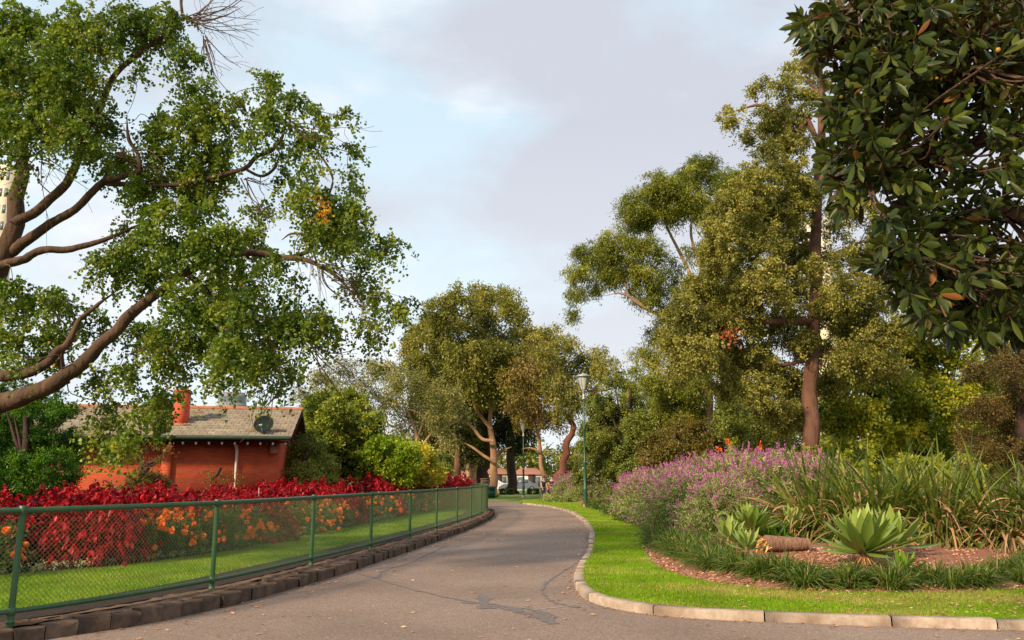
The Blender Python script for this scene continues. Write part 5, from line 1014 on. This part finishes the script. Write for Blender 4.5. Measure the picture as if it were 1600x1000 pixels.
shrub('round_tree','rounded dense glossy green tree right of the brick house',535,36,[(525,628,22),(500,640,24),(555,640,24),(485,665,26),(530,660,34),(575,665,26),(500,695,32),(550,695,34),(585,695,16),(480,715,26),(530,730,32),(570,725,26),(495,745,24),(548,620,14),(505,620,14),(530,680,40),(560,700,30),(500,670,26),(590,690,14),(520,650,30)],1.8,RT,'lf_round',341,.5,.95,cat='tree',zr=6)
shrub('grey_green_shrub','loose grey-green shrub hiding the right end of the brick house',478,30.5,[(470,700,20),(490,710,24),(455,722,20),(505,735,22),(475,740,24),(447,745,14),(515,752,14),(460,760,16),(485,690,14)],.9,dict(SH,leaf=(.085,.04)),'lf_shrub',342,.42,.7)
BR=dict(ntw=6,L=.30,nl=11,leaf=(.12,.075),up=.3,droop=.25,out=.5,jit=.06,hang=.3,cv=.17,tv=.15,acc=.01)
shrub('bright_shrub','bright light-green shrub between the round tree and the yellow shrub',610,34,[(595,695,16),(615,700,18),(632,700,14),(590,720,20),(615,728,22),(638,722,16),(600,745,18),(630,745,18),(580,740,14),(580,705,10)],1.0,BR,'lf_bright',343,.42,.8)
shrub('yellow_shrub','yellow-flecked shrub at the right end of the shrub row above the red bed',664,36,[(655,705,14),(670,712,16),(648,725,16),(668,732,18),(685,735,12),(655,745,16),(678,748,12)],.8,dict(BR,acc=.08),'lf_yellow',344,.42,.8)
shrub('dark_shrub','dark green shrub right behind the yellow-flecked shrub',690,44,[(690,735,14),(695,720,12),(680,750,12)],.8,SH,'lf_shrub',345,.5,.8)
FB_=dict(ntw=9,L=.34,nl=20,leaf=(.06,.028),up=.5,droop=.05,out=1.0,jit=.022,hang=-.2,cv=.2,tv=.16)
shrub('conifer_bush','dense bright-tipped green conifer bush at the left edge in front of the brick house',40,19,[(20,640,36),(60,640,32),(95,655,22),(30,690,44),(80,695,36),(20,740,44),(70,740,40),(105,730,18),(40,770,36),(95,765,22),(-20,680,50),(-20,750,50),(0,610,28),(110,690,10)],1.0,FB_,'lf_fresh',346,.40,1.15,core=.35,zr=9)
TW=dict(ntw=6,L=.34,nl=7,leaf=(.06,.03),up=.4,droop=.2,out=.4,jit=.04,hang=.1,cv=.17,tv=.2,acc=.12)
shrub('rusty_shrub','thin rusty twiggy shrub against the brick wall',222,25.5,[(215,705,14,.5),(235,700,12,.5),(225,725,18,.5),(250,720,12,.4),(200,720,12,.4),(240,742,14,.5),(262,705,8,.4)],.5,TW,'lf_rusttwig',347,.32,.6)
shrub('small_shrub','small pale green shrub at the foot of the rusty twiggy one',232,24,[(218,750,14),(240,748,15),(255,757,10),(205,760,10)],.4,dict(SH,leaf=(.06,.035),L=.22,jit=.04),'lf_olive',348,.28,.7)
shrub('small_shrub','low olive shrub against the brick wall left of the white downpipe',345,26.5,[(330,750,10,.6),(350,752,14,.6),(368,755,8,.6)],.3,dict(TW,acc=.04),'lf_olive',349,.26,.7)
# ================================================================== FAR BACKGROUND
FR=dict(ntw=6,L=1.5,nl=9,leaf=(.6,.32),up=.2,droop=.3,out=.5,jit=.35,hang=.2,cv=.16,tv=.16)
ft=[(-40,120,600,70,'left edge'),(90,125,640,60,'behind the conifer bush'),(255,95,618,42,'left of the red chimney'),(430,115,690,40,'just right of the house gable'),(500,120,650,60,'behind the round tree'),(590,110,680,44,'behind the bright shrub'),(680,125,690,44,'beyond the yellow shrub'),(760,130,700,44,'beyond the dark trunk'),(830,120,690,36,'beyond the slim lamp'),(905,130,688,40,'beyond the leaning red trunk'),(960,120,660,44,'beyond the evergreen shrub'),(1040,125,640,60,'behind the gum trunk'),(1150,120,620,70,'behind the box tree, left'),(1260,125,600,70,'straight behind the red trunk'),(1350,110,600,66,'behind the yellow maple, left'),(1450,115,560,70,'behind the yellow maple, right'),(1560,105,540,70,'behind the brown conifer'),(1660,110,560,70,'past the right edge')]
for i,(u,Y,vt,rp,l) in enumerate(ft):
    rg=np.random.default_rng(400+i); bl=[]; k=int((745-vt)/(rp*.55))+1
    for q in range(k):
        vv=vt+rp*.55+(728-vt-rp*.4)*q/max(1,k-1) if k>1 else vt+rp*.5
        for s_ in (-1,0,1): bl.append((u+s_*rp*.62*rg.uniform(.6,1.2),min(vv+rg.uniform(-8,8),735),rp*.42))
    tree('background_tree','mid green far tree '+l,'tree',gb(u,Y),[([(u,770,5),(u,730,4),(u,vt+rp*.6,2)],Y*1.)],bl,Y,5,FR,['lf_far','lf_bgum','lf_shrub'][i%3],'bark_dark',400+i,2.2,.85,group='trees closing the view beyond the park',twr=.006,kmul=1.6)
tag(flat('road',[(-90,93),(110,93),(110,101),(-90,101)],.004,M['asphalt']))
def tower(name,u,Y,vt,wpx,label,mat,nwin,nflo,depth=None,roundt=False):
    p=gb(u,Y); ht=W(u,vt,Y)[2]; w=wpx/F*Y; r=empty(name,p,label,'building')
    if roundt:
        m=MB(); m.lathe(p,[(w/2,0),(w/2,ht*.82),(w/2*1.02,ht*.82),(w/2*1.02,ht*.86),(w/2*.92,ht*.86),(w/2*.92,ht*.98),(w/2*.80,ht*.98),(w/2*.80,ht),(0,ht)],28); m.build('wall',M[mat],r)
        for k in range(4): 
            z0=ht*(.60+.055*k); m=MB(); m.lathe(p,[(w/2*1.004,z0),(w/2*1.004,z0+ht*.022)],28); m.build('window',M['window'],r)
        m=MB(); m.lathe(p,[(w/2*.93,ht*.885),(w/2*.93,ht*.955)],28); m.build('plant_screen',M['window'],r); return
    d=depth or w; m=MB(); m.box((p[0],Y+d/2,ht/2),(w,d,ht)); m.box((p[0],Y+d/2,ht+.6),(w*.6,d*.6,1.2)); m.build('wall',M[mat],r)
    fh=ht/nflo; cw=w/nwin
    m=MB(); m.box((0,0,0),(cw*.55,.1,fh*.5)); me=m.mesh('window'); me.materials.append(M['window'])
    for f in range(max(1,nflo-8),nflo):
        for k in range(nwin):
            o=bpy.data.objects.new('window',me); C.objects.link(o); o.parent=r; o.location=((k+.5)*cw-w/2,-.03,(f+.5)*fh)
tower('round_tower',355,240,614,46,'round grey office tower peeking over the tiled roof','greycon',0,0,roundt=True)
tower('apartment_tower',1312,230,345,36,'cream apartment tower glimpsed behind the red trunk of the box tree','cream',4,24)
tower('apartment_tower',1142,260,392,18,'narrow pale tower glimpsed between the gum and the box tree','white',3,22)
tower('apartment_tower',-58,180,262,28,'pinkish cream tower at the left edge behind the ginkgo trunk','cream',3,18)
# far houses seen under the trees
def far_house(u,Y,wpx,hpx,label,wall,roof):
    p=gb(u,Y); w=wpx/F*Y; h=hpx/F*Y; r=empty('far_house',p,label,'house'); x,y,_=p
    m=MB(); m.box((x,y+4,h*.35),(w,8,h*.7)); m.build('wall',M[wall],r)
    e=h*.7; m=MB(); V=[(x-w/2-.3,y-.3,e),(x+w/2+.3,y-.3,e),(x+w/2+.3,y+8.3,e),(x-w/2-.3,y+8.3,e),(x-w/2+1,y+4,h),(x+w/2-1,y+4,h)]
    m.add(V,[[0,1,5,4],[2,3,4,5],[1,2,5,5],[3,0,4,4]]); m.build('roof',M[roof],r)
    n=max(2,int(w/2.5))
    for k in range(n):
        m=MB(); m.box((x-w/2+(k+.5)*w/n,y-.03,h*.38),(.9,.1,1.2)); f=m.build('window',M['window'],r)
    m=MB(); m.box((x+w*.1,y-.04,1.05),(.95,.1,2.1)); m.build('door',M['darkwood'],r)
far_house(826,106,48,34,'white far house with terracotta roof seen between the slim lamp and the rusty gum','white','terracotta')
far_house(935,112,44,52,'white far house beyond the lamp with pale gable','white','greycon')
far_house(700,110,60,30,'cream far house with red roof glimpsed left of the trunks','cream','terracotta')
far_house(775,118,40,32,'small brick far house glimpsed beside the big gum trunk','cream','terracotta')
def car(u,Y,label,mat,van=False,rz=0.):
    p=gb(u,Y); r=empty('parked_car',p,label,'van' if van else 'car','cars parked along the far road',rz); L,Wd=4.5,1.75
    if van: prof=[(-2.3,.35),(-2.35,.95),(-2.1,1.15),(-1.55,1.9),(2.2,1.95),(2.3,1.0),(2.3,.35)]
    else: prof=[(-2.2,.3),(-2.25,.7),(-2.0,.85),(-1.1,.95),(-.5,1.42),(.9,1.45),(1.6,1.0),(2.15,.95),(2.2,.6),(2.2,.3)]
    n=len(prof); V=[]
    for sy,ins in((-1,.0),(1,.0)):
        for x,z in prof: V.append((x,sy*(Wd/2-(.16 if z>1.1 else 0)),z))
    V=np.array(V); m=MB(); m.add(V,[[i,(i+1)%n,n+(i+1)%n,n+i] for i in range(n)])
    c0=len(V); 
    for s in(0,1):
        idx=list(range(s*n,s*n+n)); cc=V[idx].mean(0); m.add(np.vstack([V[idx],cc]),[[i,(i+1)%n,n,n] for i in range(n)])
    m.build('body',M[mat],r,off=np.zeros(3))
    m=MB(); x0,x1=((-1.4,.2) if van else (-.45,.95)); zz=(1.3,1.75) if van else (1.0,1.36)
    for sy in(-1,1): m.box(((x0+x1)/2,sy*(Wd/2-.10),sum(zz)/2),(x1-x0,.12,zz[1]-zz[0]),taper=.9)
    m.build('side_window',M['window'],r,off=np.zeros(3))
    for wx in(-1.4,1.4):
        for sy in(-1,1):
            m=MB(); m.tube([(wx,sy*Wd/2-.1*sy,.32),(wx,sy*Wd/2+.02*sy,.32)],.32,14); w_=m.build('wheel',M['rubber'],r,off=np.zeros(3)); m=MB(); m.tube([(wx,sy*Wd/2,.32),(wx,sy*Wd/2+.04*sy,.32)],.18,10); m.build('rim',M['metal'],w_,off=np.zeros(3))
for u,Y,l,mt,v,a in((704,97,'white van parked on the far road left of the brown trunk','carwhite',True,0.),(722,96.5,'white car parked on the far road behind the brown trunk','carwhite',False,.0),(812,97,'dark grey car parked on the far road right of the hedge','carblue',False,0),(765,97.5,'white car parked on the far road behind the green bin','carwhite',False,0),(905,98,'white car on the far road beyond the leaning red trunk','carwhite',False,0)): car(u,Y,l,mt,v,a)
# ---------------------------------------------------------------- hedges, bin, plinth
def hedge(u,Y,wpx,hpx,label,seed):
    rg=np.random.default_rng(seed); p=gb(u,Y); w=wpx/F*Y; h=hpx/F*Y; r=empty('low_hedge',p,label,'hedge','clipped hedges on the far lawn'); n=5200
    d=nrm(rg.normal(size=(n,3))); e=np.abs(d)**.35*np.sign(d); e=e/np.max(np.abs(e),axis=1,keepdims=True); e=e*.5+nrm(e)*.5*.9
    P=np.array(p)+e*np.array([w/2,.55,h/2])*rg.uniform(.85,1.02,(n,1))+[0,0,h/2]
    mb=MB(); kites(mb,P,e+rg.normal(scale=.8,size=e.shape),.13,.09,rg,np.clip(rg.normal(.42,.16,n),0,.88)); mb.build('foliage',M['lf_shrub'],r)
    mb=MB()
    for k in range(5): x=p[0]+(k-2)*w/6; mb.tube([(x,Y,0),(x+.05,Y,h*.6)],.02,5)
    mb.build('stems',M['bark_dark'],r)
hedge(792,80,23,8.5,'clipped low hedge on the far lawn just right of the big gum trunk',1)
hedge(833,82,19,8,'clipped low hedge on the far lawn between slim lamp and people',2)
def bin_():
    p=gb(768.5,66); r=empty('litter_bin',p,'dark green park litter bin at the end of the fence','bin'); x,y,_=p
    m=MB(); m.box((x,y,.42),(.56,.56,.80),taper=1.06); m.build('body',M['binm'],r)
    m=MB(); m.box((x,y,.86),(.64,.64,.07)); m.box((x,y,.92),(.5,.5,.06),taper=.7); m.build('lid',M['lamp_green'],r)
    m=MB(); m.box((x,y-.30,.68),(.36,.03,.12)); m.build('slot',M['rubber'],r)
bin_()
p=gb(757.5,73); r=empty('stone_plinth',p,'grey stone plinth with panel standing in front of the dark trunk','plinth'); x,y,_=p
m=MB(); m.box((x,y,.12),(.95,.6,.24)); m.box((x,y,.85),(.72,.42,1.22)); m.box((x,y,1.52),(.84,.52,.12)); m.build('shaft',M['greystone'] if 'greystone' in M else M['bluestone'],r)
m=MB(); m.box((x,y-.225,1.08),(.5,.03,.5)); m.build('panel',M['darkwood'],r)
# ---------------------------------------------------------------- people
def skin(name,verts,edges,rad,mat,parent,sub=2):
    me=bpy.data.meshes.new(name); me.from_pydata([tuple(v) for v in verts],edges,[]); o=link(name,me,mat,parent)
    md=o.modifiers.new('skin','SKIN'); md.use_smooth_shade=True
    for i,r_ in enumerate(rad): me.skin_vertices[0].data[i].radius=(r_,r_) if np.isscalar(r_) else r_
    me.skin_vertices[0].data[0].use_root=True
    s=o.modifiers.new('sub','SUBSURF'); s.levels=sub; s.render_levels=sub; return o
def person(u,Y,label,shirt,legs,rz,lean=0.,arms='down',hs=1.65,group=None):
    p=gb(u,Y,.0); r=empty('person',p,label,'person',group,rz); k=hs/1.7
    J={}; hip=np.array([0,0,.92]); fw=np.array([0,-1,0.]); up=nrm(np.array([0,-math.sin(lean),math.cos(lean)]))
    def T(h,side=0,f=0): return (hip+up*h+np.array([side,0,0])+fw*f)*k
    V=[hip*k,T(.16),T(.34),T(.48),T(.56),T(.64),T(.72,0,.01),T(.79)]; rad=[.14,.125,.135,.11,.055,.075,.095,.075]; E=[(i,i+1) for i in range(7)]
    def arm(s):
        a=len(V)
        if arms=='down': pts=[T(.46,.17*s),T(.22,.24*s,.02),T(-.02,.25*s,.10),T(-.10,.25*s,.13)]
        elif arms=='bent': pts=[T(.46,.17*s),T(.22,.22*s,-.02),T(.18,.14*s,.22),T(.2,.09*s,.28)]
        else: pts=[T(.46,.17*s),T(.24,.22*s,.10),T(-.02,.22*s,.30),T(-.12,.2*s,.36)]
        V.extend(pts); rad.extend([.06,.045,.032,.038]); E.extend([(3,a),(a,a+1),(a+1,a+2),(a+2,a+3)])
        hnd=a+3
        for q in range(5):
            b=len(V); dv=(pts[3]-pts[2]); dv=dv/np.linalg.norm(dv); side=np.array([.016*(q-2),0,0]) if q<4 else np.array([-.035*s,-.02,0])
            V.append(pts[3]+side*k+dv*.05*k); V.append(pts[3]+side*1.3*k+dv*(.085 if q<4 else .06)*k); rad.extend([.010,.007]); E.extend([(hnd,b),(b,b+1)])
        return pts
    A=arm(1); B=arm(-1)
    for s in(1,-1):
        a=len(V); V.extend([np.array([.09*s,0,.85])*k,np.array([.11*s,-.02,.48])*k,np.array([.11*s,.02,.09])*k,np.array([.12*s,-.13,.035])*k]); rad.extend([.10,.065,.045,.035]); E.extend([(0,a),(a,a+1),(a+1,a+2),(a+2,a+3)])
    skin('body',V,E,[x*k for x in rad],M['skin'],r)
    # shirt
    SV_=[T(-.02),T(.16),T(.34),T(.47)]; e=[(0,1),(1,2),(2,3)]; rr=[.155,.145,.155,.125]
    for pts in(A,B):
        a=len(SV_); SV_.extend([pts[0],pts[0]*.45+pts[1]*.55]); rr.extend([.078,.064]); e.extend([(3,a),(a,a+1)])
    skin('shirt',SV_,e,[x*k for x in rr],M[shirt],r)
    TV=[np.array([0,0,.92])*k]; e=[]; rr=[.15]
    for s in(1,-1):
        a=len(TV); TV.extend([np.array([.09*s,0,.84])*k,np.array([.11*s,-.02,.48])*k,np.array([.11*s,.02,.12])*k]); rr.extend([.11,.078,.062]); e.extend([(0,a),(a,a+1),(a+1,a+2)])
    skin('trousers',TV,e,[x*k for x in rr],M[legs],r)
    c=T(.75,0,-.015); m=MB(); rs_=.105*k
    m.lathe(c,[(rs_*1.0,-.02),(rs_*1.02,.02),(rs_*.9,.07),(rs_*.55,.105),(0,.118)],14); m.build('hair',M['hair'],r,off=np.zeros(3),smooth=True)
    m=MB()
    for s in(1,-1):
        q=np.array([.12*s*k,-.05,.0]); m.box(q+[0,-.03,.035],(.09,.27,.07),taper=.8)
    m.build('shoe',M['rubber'],r,off=np.zeros(3))
person(848,60,'person in a dark top leaning forward with arms down, left of the leaning trunk','blackcloth','trouser',.5,.25,'fwd',1.68)
person(862,60,'person in a black jacket standing against the leaning dark trunk','blackcloth','trouser',-.2,0,'bent',1.72)
person(727,72,'person in a maroon shirt beyond the end of the red bed','maroon','trouser',2.8,.1,'down',1.72)
person(735,73,'person in a bright red shirt beyond the end of the red bed','redcloth','trouser',.4,0,'bent',1.66)
# ================================================================== SKY, SUN, CAMERA
SUN_AZ=math.atan2(-.80,-.55)   # direction towards the sun in x,y : behind-left of the camera
sx,sy=-.66,-.75; EL=R(29)
w=bpy.data.worlds.new('World'); bpy.context.scene.world=w; w.use_nodes=True; nt=w.node_tree; nt.nodes.clear(); L=nt.links.new
out=nt.nodes.new('ShaderNodeOutputWorld'); bg=nt.nodes.new('ShaderNodeBackground'); bg.inputs['Strength'].default_value=.10; L(bg.outputs[0],out.inputs[0])
sky=nt.nodes.new('ShaderNodeTexSky'); sky.sky_type='NISHITA'; sky.sun_disc=False; sky.sun_elevation=EL; sky.sun_rotation=math.atan2(sx,sy); sky.air_density=1; sky.dust_density=1.5; sky.ozone_density=1.2
tc=nt.nodes.new('ShaderNodeTexCoord'); mp=nt.nodes.new('ShaderNodeMapping'); mp.inputs['Scale'].default_value=(1,1,2.1); mp.inputs['Location'].default_value=(1.35,.2,.55); L(tc.outputs['Generated'],mp.inputs['Vector'])
n1=N(nt,'ShaderNodeTexNoise',Scale=2.3,Detail=8.,Roughness=.55); L(mp.outputs[0],n1.inputs['Vector'])
n2=N(nt,'ShaderNodeTexNoise',Scale=3.2,Detail=6.,Roughness=.55); mp2=nt.nodes.new('ShaderNodeMapping'); mp2.inputs['Location'].default_value=(4,2,1); mp2.inputs['Scale'].default_value=(1,1,2.4); L(tc.outputs['Generated'],mp2.inputs['Vector']); L(mp2.outputs[0],n2.inputs['Vector'])
# pale veil over the blue
veil=nt.nodes.new('ShaderNodeMix'); veil.data_type='RGBA'; veil.inputs['Factor'].default_value=.78; L(sky.outputs[0],veil.inputs['A']); veil.inputs['B'].default_value=(6.5,8.0,8.8,1)
# white puffs
f2=N(nt,'ShaderNodeMapRange'); L(n2.outputs['Fac'],f2.inputs[0]); f2.inputs[1].default_value=.50; f2.inputs[2].default_value=.68; f2.clamp=True
m2=nt.nodes.new('ShaderNodeMix'); m2.data_type='RGBA'; L(f2.outputs[0],m2.inputs['Factor']); L(veil.outputs['Result'],m2.inputs['A']); m2.inputs['B'].default_value=(7.6,7.8,8.2,1)
# lavender grey clouds
sxz=nt.nodes.new('ShaderNodeSeparateXYZ'); L(tc.outputs['Generated'],sxz.inputs[0]); ma=N(nt,'ShaderNodeMath',operation='MULTIPLY_ADD'); L(sxz.outputs['X'],ma.inputs[0]); ma.inputs[1].default_value=.22; L(n1.outputs['Fac'],ma.inputs[2]); f1=N(nt,'ShaderNodeMapRange'); L(ma.outputs[0],f1.inputs[0]); f1.inputs[1].default_value=.445; f1.inputs[2].default_value=.60; f1.inputs[4].default_value=.9; f1.clamp=True
m1=nt.nodes.new('ShaderNodeMix'); m1.data_type='RGBA'; L(f1.outputs[0],m1.inputs['Factor']); L(m2.outputs['Result'],m1.inputs['A']); m1.inputs['B'].default_value=(5.0,5.15,5.85,1)
hzr=N(nt,'ShaderNodeMapRange'); L(sxz.outputs['Z'],hzr.inputs[0]); hzr.inputs[1].default_value=.02; hzr.inputs[2].default_value=.42; hzr.inputs[3].default_value=.62; hzr.inputs[4].default_value=0.; hzr.clamp=True
mh=nt.nodes.new('ShaderNodeMix'); mh.data_type='RGBA'; L(hzr.outputs[0],mh.inputs['Factor']); L(m1.outputs['Result'],mh.inputs['A']); mh.inputs['B'].default_value=(7.7,7.9,8.1,1)
L(mh.outputs['Result'],bg.inputs['Color'])
sl=bpy.data.lights.new('sun','SUN'); sl.energy=4.5; sl.angle=R(6); sl.color=(1,.80,.56); so=bpy.data.objects.new('sun',sl); C.objects.link(so)
dv=Vector((-sx*math.cos(EL),-sy*math.cos(EL),-math.sin(EL))); so.rotation_euler=dv.to_track_quat('-Z','Y').to_euler()
cam=bpy.data.cameras.new('camera'); co=bpy.data.objects.new('camera',cam); C.objects.link(co); co.location=(0,0,H); co.rotation_euler=(math.pi/2+PITCH,0,0); cam.lens=28; cam.sensor_width=36; cam.sensor_fit='HORIZONTAL'; cam.clip_end=3000
sc=bpy.context.scene; sc.camera=co; sc.view_settings.view_transform='Standard'; sc.view_settings.look='None'; sc.view_settings.exposure=.38; sc.view_settings.gamma=1
sc.cycles.max_bounces=6; sc.cycles.transparent_max_bounces=4; sc.cycles.diffuse_bounces=3; sc.cycles.glossy_bounces=2; sc.cycles.transmission_bounces=2
sc.cycles.use_denoising=True
